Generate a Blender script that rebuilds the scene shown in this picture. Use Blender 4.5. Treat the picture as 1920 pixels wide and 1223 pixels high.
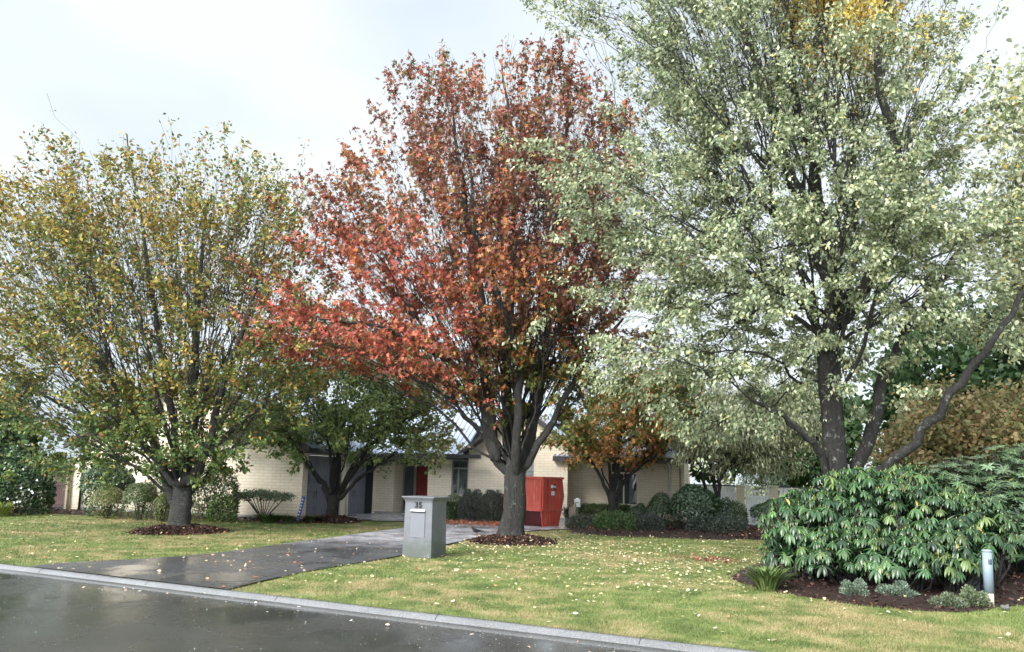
import bpy, math, random
import numpy as np
from mathutils import Vector, Matrix, kdtree
for o in list(bpy.data.objects): bpy.data.objects.remove(o)
S = bpy.context.scene
COL = S.collection
R = math.radians
random.seed(7)

# ------------------------------------------------------------------ camera
F_PX, CX, CY = 1400.0, 960.0, 720.0
PITCH, ROLL = math.atan(177/1400.0), R(1.4)
CAM = np.array([0.0, 0.0, 1.6])
fw = np.array([0, math.cos(PITCH), math.sin(PITCH)])
up0 = np.array([0, -math.sin(PITCH), math.cos(PITCH)])
rt0 = np.array([1.0, 0, 0])
# picture content is turned clockwise -> camera turned anticlockwise
rt = rt0*math.cos(ROLL) + up0*math.sin(ROLL)
upv = -rt0*math.sin(ROLL) + up0*math.cos(ROLL)
cd = bpy.data.cameras.new('camera'); cam = bpy.data.objects.new('camera', cd); COL.objects.link(cam)
cam.matrix_world = Matrix(((rt[0], upv[0], -fw[0], CAM[0]), (rt[1], upv[1], -fw[1], CAM[1]), (rt[2], upv[2], -fw[2], CAM[2]), (0, 0, 0, 1)))
cd.sensor_fit = 'HORIZONTAL'; cd.sensor_width = 36; cd.lens = 36*F_PX/1920
cd.shift_y = (CY-611.5)/1920.0
cd.clip_end = 2000
S.camera = cam

# ------------------------------------------------------------------ world and sun (overcast)
SUN_DIR = Vector((-0.66, -0.70, 0.62)).normalized()      # towards the sun
w = bpy.data.worlds.new('World'); S.world = w; w.use_nodes = True
nt = w.node_tree; nt.nodes.clear()
out = nt.nodes.new('ShaderNodeOutputWorld'); bg = nt.nodes.new('ShaderNodeBackground')
sky = nt.nodes.new('ShaderNodeTexSky'); sky.sky_type = 'NISHITA'; sky.sun_disc = False
sky.sun_elevation = math.asin(SUN_DIR.z); sky.sun_rotation = math.atan2(SUN_DIR.x, SUN_DIR.y)
tc = nt.nodes.new('ShaderNodeTexCoord'); mp = nt.nodes.new('ShaderNodeMapping'); mp.inputs['Scale'].default_value = (1, 1, 2.2)
nz = nt.nodes.new('ShaderNodeTexNoise'); nz.inputs['Scale'].default_value = 1.7; nz.inputs['Detail'].default_value = 4; nz.inputs['Roughness'].default_value = .45
rp = nt.nodes.new('ShaderNodeValToRGB')
rp.color_ramp.elements[0].position = .36; rp.color_ramp.elements[0].color = (3.6, 4.25, 4.8, 1)
rp.color_ramp.elements[1].position = .6; rp.color_ramp.elements[1].color = (5.3, 5.6, 5.75, 1)
mx = nt.nodes.new('ShaderNodeMix'); mx.data_type = 'RGBA'; mx.inputs[0].default_value = .88
nt.links.new(tc.outputs['Generated'], mp.inputs[0]); nt.links.new(mp.outputs[0], nz.inputs['Vector'])
nt.links.new(nz.outputs[0], rp.inputs[0]); nt.links.new(sky.outputs[0], mx.inputs[6]); nt.links.new(rp.outputs[0], mx.inputs[7])
# unseen sky behind the camera, sun's side: brightened as added fill for shaded walls
dt = nt.nodes.new('ShaderNodeVectorMath'); dt.operation = 'DOT_PRODUCT'; nt.links.new(tc.outputs['Generated'], dt.inputs[0]); dt.inputs[1].default_value = (SUN_DIR.x, SUN_DIR.y, SUN_DIR.z*.6)
mr = nt.nodes.new('ShaderNodeMapRange'); mr.interpolation_type = 'SMOOTHSTEP'; nt.links.new(dt.outputs['Value'], mr.inputs[0]); mr.inputs[1].default_value = -.05; mr.inputs[2].default_value = .8; mr.inputs[3].default_value = 1; mr.inputs[4].default_value = 3.0
sc_ = nt.nodes.new('ShaderNodeVectorMath'); sc_.operation = 'SCALE'; nt.links.new(mx.outputs[2], sc_.inputs[0]); nt.links.new(mr.outputs[0], sc_.inputs['Scale'])
nt.links.new(sc_.outputs[0], bg.inputs[0]); bg.inputs[1].default_value = .052; nt.links.new(bg.outputs[0], out.inputs[0])
sl = bpy.data.lights.new('sun', 'SUN'); sl.energy = 1.5; sl.angle = R(28); sl.color = (1, .96, .9)
so = bpy.data.objects.new('sun', sl); COL.objects.link(so); so.rotation_euler = SUN_DIR.to_track_quat('Z', 'Y').to_euler()
S.view_settings.view_transform = 'Standard'; S.view_settings.look = 'None'
S.view_settings.exposure = 1.98; S.view_settings.gamma = 1
S.render.engine = 'CYCLES'
S.cycles.max_bounces = 8; S.cycles.transparent_max_bounces = 8

# ------------------------------------------------------------------ geometry of the picture -> the place
def ray(px, py):
    d = fw + rt*(px-CX)/F_PX + upv*(CY-py)/F_PX
    return d
def G(px, py, z=0.0):
    d = ray(px, py); t = (z-CAM[2])/d[2]; return CAM + d*t
def P(px, py, Y):
    d = ray(px, py); t = (Y-CAM[1])/d[1]; return CAM + d*t
def proj(p):
    d = np.asarray(p, float)-CAM; f = d@fw
    return CX + F_PX*(d@rt)/f, CY - F_PX*(d@upv)/f

# ------------------------------------------------------------------ object helpers
def tag(o, label=None, cat=None, group=None, kind=None):
    if label: o['label'] = label
    if cat: o['category'] = cat
    if group: o['group'] = group
    if kind: o['kind'] = kind
    return o
def empty(name, loc, rz=0, label=None, cat=None, group=None):
    o = bpy.data.objects.new(name, None); COL.objects.link(o)
    o.location = loc; o.rotation_euler = (0, 0, rz); o.empty_display_size = .2
    return tag(o, label, cat, group)
def npmesh(name, V, Fs, mat, parent=None, smooth=False, col=None, world=False):
    """V (n,3); Fs list of (m,k) int arrays. world=True: V in world space, made local to parent"""
    V = np.asarray(V, np.float32).reshape(-1, 3)
    if world and parent is not None:
        M = np.array(Matrix.LocRotScale(parent.location, parent.rotation_euler, None).inverted())
        V = V @ M[:3, :3].T.astype(np.float32) + M[:3, 3].astype(np.float32)
    me = bpy.data.meshes.new(name)
    Fs = [np.asarray(f, np.int32) for f in Fs if len(f)]
    nl = sum(f.size for f in Fs); nf = sum(len(f) for f in Fs)
    me.vertices.add(len(V)); me.vertices.foreach_set('co', V.ravel())
    me.loops.add(nl); me.polygons.add(nf)
    me.loops.foreach_set('vertex_index', np.concatenate([f.ravel() for f in Fs]))
    tot = np.concatenate([np.full(len(f), f.shape[1], np.int32) for f in Fs])
    st = np.concatenate([[0], np.cumsum(tot)[:-1]]).astype(np.int32)
    me.polygons.foreach_set('loop_start', st)
    try: me.polygons.foreach_set('loop_total', tot)
    except Exception: pass
    if smooth: me.polygons.foreach_set('use_smooth', np.ones(nf, bool))
    if col is not None:
        a = me.attributes.new('Col', 'FLOAT_COLOR', 'POINT')
        c = np.ones((len(V), 4), np.float32); c[:, :3] = col; a.data.foreach_set('color', c.ravel())
    me.update(calc_edges=True); me.validate()
    if mat: me.materials.append(mat)
    o = bpy.data.objects.new(name, me); COL.objects.link(o)
    if parent is not None: o.parent = parent
    return o
class MB:
    def __init__(s): s.v = []; s.f = []
    def box(s, x0, y0, z0, x1, y1, z1):
        b = len(s.v)
        for z in (z0, z1):
            for x, y in ((x0, y0), (x1, y0), (x1, y1), (x0, y1)): s.v.append((x, y, z))
        for q in ((3, 2, 1, 0), (4, 5, 6, 7), (0, 1, 5, 4), (1, 2, 6, 5), (2, 3, 7, 6), (3, 0, 4, 7)): s.f.append([b+i for i in q])
        return s
    def poly(s, pts):
        b = len(s.v); s.v += [tuple(p) for p in pts]; s.f.append(list(range(b, b+len(pts)))); return s
    def prism(s, pts, vec):
        b = len(s.v); n = len(pts); vec = np.array(vec, float)
        s.v += [tuple(p) for p in pts] + [tuple(np.array(p)+vec) for p in pts]
        s.f.append([b+i for i in range(n)][::-1]); s.f.append([b+n+i for i in range(n)])
        for i in range(n):
            j = (i+1) % n; s.f.append([b+i, b+j, b+n+j, b+n+i])
        return s
    def tube(s, pts, rad, n=10, cap=True):
        pts = [np.array(p, float) for p in pts]; rad = rad if hasattr(rad, '__len__') else [rad]*len(pts)
        b = len(s.v)
        for i, p in enumerate(pts):
            t = pts[min(i+1, len(pts)-1)]-pts[max(i-1, 0)]; t /= np.linalg.norm(t)+1e-9
            a = np.cross(t, (0, 1, 0) if abs(t[1]) < .9 else (1, 0, 0)); a /= np.linalg.norm(a); c = np.cross(t, a)
            for k in range(n):
                an = 2*math.pi*k/n; s.v.append(tuple(p+rad[i]*(a*math.cos(an)+c*math.sin(an))))
        for i in range(len(pts)-1):
            for k in range(n):
                k2 = (k+1) % n; s.f.append([b+i*n+k, b+(i+1)*n+k, b+(i+1)*n+k2, b+i*n+k2])
        if cap:
            s.f.append([b+k for k in range(n)]); s.f.append([b+(len(pts)-1)*n+k for k in range(n)][::-1])
        return s
    def builds(s, name, mat, parent=None, **k):
        par = list(range(len(s.v)))
        def fd(i):
            while par[i] != i: par[i] = par[par[i]]; i = par[i]
            return i
        for f in s.f:
            for i in f[1:]: par[fd(i)] = fd(f[0])
        gr = {}
        for f in s.f: gr.setdefault(fd(f[0]), []).append(f)
        for fs in gr.values():
            ids = sorted({i for f in fs for i in f}); mp_ = {a: b for b, a in enumerate(ids)}; m = MB(); m.v = [s.v[i] for i in ids]; m.f = [[mp_[i] for i in f] for f in fs]
            o = m.build(name, mat, parent, **k)
        return o
    def build(s, name, mat, parent=None, bevel=0, smooth=False, world=False):
        V = np.array(s.v, float)
        if world and parent is not None:
            M = np.array(Matrix.LocRotScale(parent.location, parent.rotation_euler, None).inverted()); V = V@M[:3, :3].T+M[:3, 3]
        me = bpy.data.meshes.new(name); me.from_pydata([tuple(v) for v in V], [], s.f)
        if smooth:
            for p in me.polygons: p.use_smooth = True
        import bmesh
        bm = bmesh.new(); bm.from_mesh(me); bmesh.ops.recalc_face_normals(bm, faces=bm.faces)
        bm.to_mesh(me); bm.free()
        me.update(); me.materials.append(mat)
        o = bpy.data.objects.new(name, me); COL.objects.link(o)
        if parent is not None: o.parent = parent
        if bevel:
            m = o.modifiers.new('bevel', 'BEVEL'); m.width = bevel; m.segments = 2; m.limit_method = 'ANGLE'
        return o

# ------------------------------------------------------------------ materials
def newmat(name):
    m = bpy.data.materials.new(name); m.use_nodes = True; n = m.node_tree.nodes; n.clear()
    o = n.new('ShaderNodeOutputMaterial'); b = n.new('ShaderNodeBsdfPrincipled'); m.node_tree.links.new(b.outputs[0], o.inputs[0])
    return m, m.node_tree, b, o
def noise(nt, scale, detail=4, rough=.55, vec=None, dist=0):
    n = nt.nodes.new('ShaderNodeTexNoise'); n.inputs['Scale'].default_value = scale; n.inputs['Detail'].default_value = detail
    n.inputs['Roughness'].default_value = rough; n.inputs['Distortion'].default_value = dist
    if vec is None:
        t = nt.nodes.new('ShaderNodeTexCoord'); vec = t.outputs['Object']
    nt.links.new(vec, n.inputs['Vector']); return n.outputs[0]
def mapping(nt, sc, rot=(0, 0, 0), src='Object'):
    t = nt.nodes.new('ShaderNodeTexCoord'); m = nt.nodes.new('ShaderNodeMapping'); m.inputs['Scale'].default_value = sc; m.inputs['Rotation'].default_value = rot
    nt.links.new(t.outputs[src], m.inputs[0]); return m.outputs[0]
def ramp(nt, fac, stops):
    r = nt.nodes.new('ShaderNodeValToRGB'); e = r.color_ramp.elements
    while len(e) < len(stops): e.new(.5)
    for i, (p, c) in enumerate(stops):
        e[i].position = p; e[i].color = (*c, 1) if len(c) == 3 else c
    nt.links.new(fac, r.inputs[0]); return r.outputs[0]
def mixc(nt, fac, a, b, mode='MIX'):
    m = nt.nodes.new('ShaderNodeMix'); m.data_type = 'RGBA'; m.blend_type = mode
    for i, v in ((0, fac), (6, a), (7, b)):
        if isinstance(v, (int, float)): m.inputs[i].default_value = v
        elif isinstance(v, tuple): m.inputs[i].default_value = (*v, 1)
        else: nt.links.new(v, m.inputs[i])
    return m.outputs[2]
def bump(nt, b, h, strength=.3, dist=.02):
    n = nt.nodes.new('ShaderNodeBump'); n.inputs['Strength'].default_value = strength; n.inputs['Distance'].default_value = dist
    nt.links.new(h, n.inputs['Height']); nt.links.new(n.outputs[0], b.inputs['Normal'])
def g3(v): return (v, v, v)
def paint(name, c, rough=.5, var=.12, scale=3, metallic=0, dirt=None):
    m, nt, b, o = newmat(name)
    lo = tuple(x*(1-var) for x in c); hi = tuple(min(1, x*(1+var)) for x in c)
    col = ramp(nt, noise(nt, scale, 6, .6), [(.3, lo), (.7, hi)])
    if dirt:
        f = ramp(nt, noise(nt, scale*4, 6, .7), [(.52, g3(0)), (.68, g3(1))]); col = mixc(nt, f, col, dirt)
    nt.links.new(col, b.inputs['Base Color']); b.inputs['Roughness'].default_value = rough; b.inputs['Metallic'].default_value = metallic
    bump(nt, b, noise(nt, scale*12, 4), .08, .01)
    return m
def leafmat(name, trans=.3, rough=.45, gloss=.35):
    m, nt, b, o = newmat(name)
    a = nt.nodes.new('ShaderNodeAttribute'); a.attribute_name = 'Col'
    c = a.outputs['Color']
    nt.links.new(c, b.inputs['Base Color']); b.inputs['Roughness'].default_value = rough
    b.inputs['Specular IOR Level'].default_value = gloss
    t = nt.nodes.new('ShaderNodeBsdfTranslucent'); nt.links.new(c, t.inputs[0])
    mx = nt.nodes.new('ShaderNodeMixShader'); mx.inputs[0].default_value = trans
    nt.links.new(b.outputs[0], mx.inputs[1]); nt.links.new(t.outputs[0], mx.inputs[2]); nt.links.new(mx.outputs[0], o.inputs[0])
    return m
def bark(name, dark, light, lichen, sc=1.0, bands=False, lf=.55):
    m, nt, b, o = newmat(name)
    v1 = mapping(nt, (9*sc, 9*sc, 1.6*sc)) if not bands else mapping(nt, (2*sc, 2*sc, 16*sc))
    c = ramp(nt, noise(nt, 2.2, 6, .65, v1), [(.35, dark), (.7, light)])
    f = ramp(nt, noise(nt, 7*sc, 7, .75), [(lf, g3(0)), (lf+.12, g3(1))])
    c = mixc(nt, f, c, lichen)
    nt.links.new(c, b.inputs['Base Color']); b.inputs['Roughness'].default_value = .75
    c2 = mixc(nt, .6, c, ramp(nt, noise(nt, 26*sc, 4, .7, mapping(nt, (1, 1, .35))), [(.38, g3(.35)), (.62, g3(1.3))]), 'MULTIPLY'); nt.links.new(c2, b.inputs['Base Color'])
    bump(nt, b, noise(nt, 3, 8, .7, v1), 1, .05)
    return m
M = {}
M['leaf'] = leafmat('leaf'); M['gloss_leaf'] = leafmat('gloss_leaf', .12, .3, .5); M['dry_leaf'] = leafmat('dry_leaf', .05, .5, .4)
M['chip'] = leafmat('chip', 0, .6, .3)
M['bark_dark'] = bark('bark_dark', (.010, .009, .0085), (.042, .039, .036), (.14, .18, .15), 1, lf=.58)
M['bark_band'] = bark('bark_band', (.02, .019, .018), (.08, .08, .076), (.19, .22, .19), 1, True, lf=.6)
M['bark_pale'] = bark('bark_pale', (.009, .008, .0075), (.038, .035, .032), (.26, .28, .25), 1.2, lf=.57)

# brick
def brickmat():
    m, nt, b, o = newmat('cream_brick')
    t = nt.nodes.new('ShaderNodeTexCoord'); sx = nt.nodes.new('ShaderNodeSeparateXYZ'); nt.links.new(t.outputs['Object'], sx.inputs[0])
    ad = nt.nodes.new('ShaderNodeMath'); nt.links.new(sx.outputs[0], ad.inputs[0]); nt.links.new(sx.outputs[1], ad.inputs[1])
    cb = nt.nodes.new('ShaderNodeCombineXYZ'); nt.links.new(ad.outputs[0], cb.inputs[0]); nt.links.new(sx.outputs[2], cb.inputs[1])
    br = nt.nodes.new('ShaderNodeTexBrick'); nt.links.new(cb.outputs[0], br.inputs['Vector'])
    br.inputs['Scale'].default_value = 1; br.inputs['Brick Width'].default_value = .34; br.inputs['Row Height'].default_value = .105
    br.inputs['Mortar Size'].default_value = .008; br.inputs['Mortar Smooth'].default_value = .3; br.inputs['Bias'].default_value = 0
    br.inputs['Color1'].default_value = (.86, .78, .65, 1); br.inputs['Color2'].default_value = (.80, .71, .57, 1); br.inputs['Mortar'].default_value = (.62, .54, .44, 1)
    c = mixc(nt, .35, br.outputs['Color'], ramp(nt, noise(nt, .8, 5, .6), [(.3, (.66, .6, .52)), (.7, (1, 1, 1))]), 'MULTIPLY')
    nt.links.new(c, b.inputs['Base Color']); b.inputs['Roughness'].default_value = .8
    iv = nt.nodes.new('ShaderNodeMath'); iv.operation = 'SUBTRACT'; iv.inputs[0].default_value = 1; nt.links.new(br.outputs['Fac'], iv.inputs[1])
    bump(nt, b, iv.outputs[0], .5, .01)
    return m
M['brick'] = brickmat()
M['roof'] = paint('roof_steel', (.40, .46, .56), .3, .1, 1.2, .15)
M['fascia'] = paint('fascia', (.035, .036, .04), .45)
M['cream'] = paint('cream_paint', (.72, .66, .54), .5, .06)
M['white'] = paint('white_paint', (.88, .9, .92), .45, .05, 2, dirt=(.6, .62, .6))
M['garage_door'] = paint('garage_door', (.20, .21, .26), .5, .08)
M['dark_trim'] = paint('dark_trim', (.03, .033, .04), .5)
M['grey_trim'] = paint('grey_trim', (.25, .27, .26), .5)
M['red_door'] = paint('red_door', (.2, .025, .02), .4, .2, 4)
M['timber'] = paint('timber', (.085, .045, .045), .6, .3, 8)
M['timber_post'] = paint('timber_post', (.35, .3, .22), .7, .2, 6)
M['concrete'] = paint('concrete', (.36, .36, .36), .6, .2, 4, dirt=(.2, .2, .19))
M['pier_brick'] = M['brick']
def glassmat():
    m, nt, b, o = newmat('window_glass'); b.inputs['Base Color'].default_value = (.8, .86, .88, 1); b.inputs['Roughness'].default_value = .03
    b.inputs['Transmission Weight'].default_value = .9; b.inputs['IOR'].default_value = 1.45
    c = ramp(nt, noise(nt, 3), [(.3, (.55, .62, .66)), (.7, (.7, .76, .8))]); nt.links.new(c, b.inputs['Base Color']); return m
M['glass'] = glassmat()
M['room'] = paint('room', (.05, .05, .055), .9)
M['curtain'] = paint('curtain', (.6, .62, .66), .8, .15, 12)

# wet asphalt
def wet(name, base_lo, base_hi, r_lo, r_hi, pud=.5, sc=.6, fine=60):
    m, nt, b, o = newmat(name)
    v = mapping(nt, (1, 1, 1))
    c = ramp(nt, noise(nt, 70, 4, .75), [(.38, base_lo), (.66, base_hi)])
    c = mixc(nt, .55, c, ramp(nt, noise(nt, .5, 5, .6), [(.35, g3(.45)), (.65, g3(1))]), 'MULTIPLY')
    nt.links.new(c, b.inputs['Base Color'])
    f = noise(nt, sc, 6, .62, dist=.4)
    rr = ramp(nt, f, [(pud-.08, g3(r_lo)), (pud+.1, g3(r_hi))])
    s = nt.nodes.new('ShaderNodeSeparateColor'); nt.links.new(rr, s.inputs[0]); nt.links.new(s.outputs[0], b.inputs['Roughness'])
    b.inputs['Specular IOR Level'].default_value = .6
    h = mixc(nt, ramp(nt, f, [(pud-.06, g3(0)), (pud+.1, g3(1))]), g3(.5), noise(nt, fine, 3, .6))
    bump(nt, b, h, .3, .008)
    return m
M['road'] = wet('wet_road', (.018, .018, .017), (.12, .12, .112), .09, .32, .5, .45, 55)
M['drive'] = wet('wet_drive', (.035, .035, .04), (.17, .168, .175), .16, .5, .5, .8, 50)
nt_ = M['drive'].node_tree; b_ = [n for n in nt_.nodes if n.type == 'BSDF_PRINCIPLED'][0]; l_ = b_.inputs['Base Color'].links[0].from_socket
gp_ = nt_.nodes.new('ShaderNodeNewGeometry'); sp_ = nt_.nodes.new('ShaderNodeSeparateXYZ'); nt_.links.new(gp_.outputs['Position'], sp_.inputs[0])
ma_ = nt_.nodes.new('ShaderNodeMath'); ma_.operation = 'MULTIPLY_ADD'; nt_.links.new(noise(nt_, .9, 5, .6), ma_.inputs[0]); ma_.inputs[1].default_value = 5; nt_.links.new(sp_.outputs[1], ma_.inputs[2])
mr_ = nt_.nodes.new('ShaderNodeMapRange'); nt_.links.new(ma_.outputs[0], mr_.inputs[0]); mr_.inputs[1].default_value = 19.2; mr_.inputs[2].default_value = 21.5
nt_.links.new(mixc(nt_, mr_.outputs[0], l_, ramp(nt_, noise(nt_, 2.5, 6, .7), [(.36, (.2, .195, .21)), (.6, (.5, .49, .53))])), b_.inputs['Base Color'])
M['kerb'] = wet('wet_kerb', (.13, .13, .135), (.3, .3, .305), .2, .45, .5, 1.2, 40)
M['gutter'] = wet('wet_gutter', (.06, .06, .06), (.17, .17, .165), .12, .4, .5, 1.2, 40)

def grassmat(name, blade=False):
    m, nt, b, o = newmat(name)
    g = nt.nodes.new('ShaderNodeNewGeometry'); pos = g.outputs['Position']
    big = noise(nt, .35, 4, .6, pos); mid = noise(nt, 1.7, 5, .65, pos); fi = noise(nt, 38, 3, .7, pos)
    green = ramp(nt, mid, [(.32, (.10, .14, .04)), (.55, (.19, .235, .07)), (.72, (.26, .285, .10))])
    tan = ramp(nt, mid, [(.3, (.27, .22, .10)), (.7, (.42, .33, .18))])
    mxn = nt.nodes.new('ShaderNodeMath'); mxn.operation = 'MULTIPLY_ADD'; nt.links.new(big, mxn.inputs[0]); mxn.inputs[1].default_value = .5
    hf = nt.nodes.new('ShaderNodeMath'); hf.operation = 'MULTIPLY'; nt.links.new(mid, hf.inputs[0]); hf.inputs[1].default_value = .5
    nt.links.new(hf.outputs[0], mxn.inputs[2])
    c = mixc(nt, ramp(nt, mxn.outputs[0], [(.47, g3(0)), (.58, g3(.8))]), green, tan)
    c = mixc(nt, .7, c, ramp(nt, fi, [(.3, g3(.45)), (.7, g3(1.25))]), 'MULTIPLY')
    nt.links.new(c, b.inputs['Base Color']); b.inputs['Roughness'].default_value = .6; b.inputs['Specular IOR Level'].default_value = .3
    if not blade: bump(nt, b, fi, .7, .03)
    return m
M['lawn'] = grassmat('lawn'); M['blade'] = grassmat('grass_blade', True)
M['soil'] = paint('mulch_soil', (.035, .022, .018), .8, .5, 9)

# ------------------------------------------------------------------ ground
K0 = G(0, 1057.5); K1 = G(960, 1169.5)
kd = (K1-K0); kd[2] = 0; kd /= np.linalg.norm(kd)        # along the kerb, towards the right
kn = np.array([-kd[1], kd[0], 0])                          # away from the road
if kn[1] < 0: kn = -kn
def KP(s, o, z):
    p = K0 + kd*s + kn*o; return np.array([p[0], p[1], z])
def sheet(name, pts, mat, label=None):
    m = MB(); m.poly(pts); o = m.build(name, mat); 
    if o.data.polygons[0].normal.z < 0: o.data.flip_normals()
    return tag(o, kind='structure')
big = 400
sheet('ground', [(-big, -60, -.16), (big, -60, -.16), (big, 700, -.16), (-big, 700, -.16)], M['lawn'])
sheet('road', [KP(-150, -.31, -.06), KP(150, -.31, -.06), KP(150, -9, -.05), KP(-150, -9, -.05)], M['road'])
# lawn: undulating sheet behind the kerb
def lawn_z(x, y):
    d = (np.asarray(x)-K0[0])*kn[0]+(np.asarray(y)-K0[1])*kn[1]
    return (0.012*np.sin(x*.9+y*.4)+.01*np.sin(x*.37-y*.8+1.3))*np.clip(d/2, 0, 1)-.012
def grid_lawn():
    s = np.concatenate([[-200, -100, -60], np.arange(-40, 40, .8), [60, 100, 200]]); oo = np.concatenate([np.arange(0, 36, .8), [40, 60, 120, 400]])
    SS, OO = np.meshgrid(s, oo); X = K0[0]+kd[0]*SS+kn[0]*OO; Y = K0[1]+kd[1]*SS+kn[1]*OO; Z = lawn_z(X, Y)
    Z[0, :] = -.004
    V = np.stack([X, Y, Z], -1).reshape(-1, 3); n = len(s)
    i = np.arange(len(oo)-1)[:, None]*n+np.arange(n-1)[None, :]; i = i.ravel()
    o = npmesh('lawn', V, [np.stack([i, i+1, i+n+1, i+n], 1)], M['lawn'], smooth=True)
    return tag(o, kind='structure')
grid_lawn()
def kerb():
    prof = [(-.0, -.16), (-.0, .01), (-.06, .012), (-.085, .0), (-.13, -.035), (-.14, -.045)]
    gut = [(-.14, -.045), (-.31, -.057), (-.31, -.16)]
    for nm, pr, mt in (('kerb', prof, M['kerb']), ('gutter', gut, M['gutter'])):
        V = []; ss = np.arange(-150, 150.1, 1.5); F = []
        # joints: slightly separate stones, each 3 m
        for a, s in enumerate(ss):
            for (o_, z) in pr: V.append(KP(s, o_, z+random.uniform(-.002, .002)))
        n = len(pr)
        for a in range(len(ss)-1):
            for k in range(n-1): F.append([a*n+k, (a+1)*n+k, (a+1)*n+k+1, a*n+k+1])
        o = npmesh(nm, np.array(V), [np.array(F)], mt, smooth=False); tag(o, kind='structure')
        # fine tooled joints in the kerb
kerb()
jm = MB()
for s in np.arange(-30, 40, 2.4):
    jm.prism([KP(s, .0, .0135), KP(s, -.06, .0155), KP(s, -.085, .0035), KP(s, -.13, -.0315), KP(s, -.13, -.037), KP(s, -.085, -.003), KP(s, -.06, .009), KP(s, 0, .007)], kd*.006)
tag(jm.build('kerb_joints', M['dark_trim']), kind='structure')

def catmull(pts, n=8, closed=True):
    pts = [np.array(p, float) for p in pts]; out = []; m = len(pts)
    rng = range(m) if closed else range(m-1)
    for i in rng:
        p0, p1, p2, p3 = (pts[(i-1) % m], pts[i], pts[(i+1) % m], pts[(i+2) % m]) if closed else (pts[max(i-1, 0)], pts[i], pts[i+1], pts[min(i+2, m-1)])
        for k in range(n):
            t = k/n; out.append(.5*((2*p1)+(-p0+p2)*t+(2*p0-5*p1+4*p2-p3)*t*t+(-p0+3*p1-3*p2+p3)*t**3))
    if not closed: out.append(pts[-1])
    return out
def inpoly(x, y, poly):
    x = np.asarray(x); y = np.asarray(y); ins = np.zeros(x.shape, bool); n = len(poly)
    for i in range(n):
        x0, y0 = poly[i][:2]; x1, y1 = poly[(i+1) % n][:2]
        c = ((y0 > y) != (y1 > y)) & (x < (x1-x0)*(y-y0)/(y1-y0+1e-12)+x0); ins ^= c
    return ins
def edgedist(x, y, poly):
    d = np.full(x.shape, 1e9); n = len(poly)
    for i in range(n):
        a = np.array(poly[i][:2]); b = np.array(poly[(i+1) % n][:2]); ab = b-a
        t = np.clip(((x-a[0])*ab[0]+(y-a[1])*ab[1])/(ab@ab+1e-12), 0, 1)
        d = np.minimum(d, np.hypot(x-a[0]-t*ab[0], y-a[1]-t*ab[1]))
    return d
# driveway and turning area
drv_l = [G(60, 1063), G(150, 1055), G(260, 1050), G(400, 1039), G(500, 1025), G(620, 1009), G(700, 998), G(770, 989), G(800, 984), G(770, 979), G(700, 977), G(640, 973), G(600, 968)]
drv_t = [G(640, 958), G(745, 955), G(800, 960), G(870, 968), G(960, 972), G(1075, 972), G(1105, 984)]
drv_r = [G(1075, 992), G(1000, 996), G(930, 1003), G(880, 1012), G(800, 1031), G(740, 1045), G(600, 1069), G(500, 1089), G(425, 1108)]
dl = catmull(drv_l, 6, False); dr = catmull(drv_r, 6, False)
kerb_s = lambda p: float((p-K0)@kd)
DRV = [p for p in dl]+[p for p in drv_t]+dr+[KP(kerb_s(G(425, 1108)), 0, 0), KP(kerb_s(G(60, 1063)), 0, 0)]
DRV = [np.array([p[0], p[1], .022]) for p in DRV]
def tri_sheet(name, poly, z, mat):
    import bmesh
    bm = bmesh.new(); vs = [bm.verts.new((p[0], p[1], z)) for p in poly]; f = bm.faces.new(vs)
    bmesh.ops.triangulate(bm, faces=[f]); bmesh.ops.recalc_face_normals(bm, faces=bm.faces)
    me = bpy.data.meshes.new(name); bm.to_mesh(me); bm.free()
    if me.polygons[0].normal.z < 0: me.flip_normals()
    me.materials.append(mat); o = bpy.data.objects.new(name, me); COL.objects.link(o); return tag(o, kind='structure')
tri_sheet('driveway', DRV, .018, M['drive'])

# ------------------------------------------------------------------ leaf instancing in one mesh
LEAF = {
 'oval': (np.array([[0, 0, 0], [.45, .28, .06], [1, 0, -.05], [.45, -.28, .06]]), [[0, 1, 2], [0, 2, 3]]),
 'wide': (np.array([[0, 0, 0], [.3, .36, .05], [.75, .28, .02], [1.05, 0, -.06], [.75, -.28, .02], [.3, -.36, .05]]), [[0, 1, 2, 3], [0, 3, 4, 5]]),
 'long': (np.array([[0, 0, 0], [.4, .15, .05], [.75, .11, .0], [1, 0, -.16], [.75, -.11, .0], [.4, -.15, .05]]), [[0, 1, 2, 3], [0, 3, 4, 5]]),
 'lobed': (np.array([[0, 0, 0], [.2, .34, .03], [.42, .1, 0], [.62, .46, .0], [.7, .12, 0], [1.1, 0, -.12], [.7, -.12, 0], [.62, -.46, 0], [.42, -.1, 0], [.2, -.34, .03]]),
           [[0, 1, 2], [2, 3, 4], [0, 2, 4, 5], [0, 5, 6, 8], [6, 7, 8], [8, 9, 0]]),
 'blade': (np.array([[0, .03, 0], [0, -.03, 0], [.5, -.025, .12], [.5, .025, .12], [1, 0, 0]]), [[0, 1, 2, 3], [3, 2, 4]]),
 'chip': (np.array([[0, -.12, 0], [1, -.16, 0], [1.05, .1, .02], [.05, .13, .02]]), [[0, 1, 2, 3]]),
}
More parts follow.
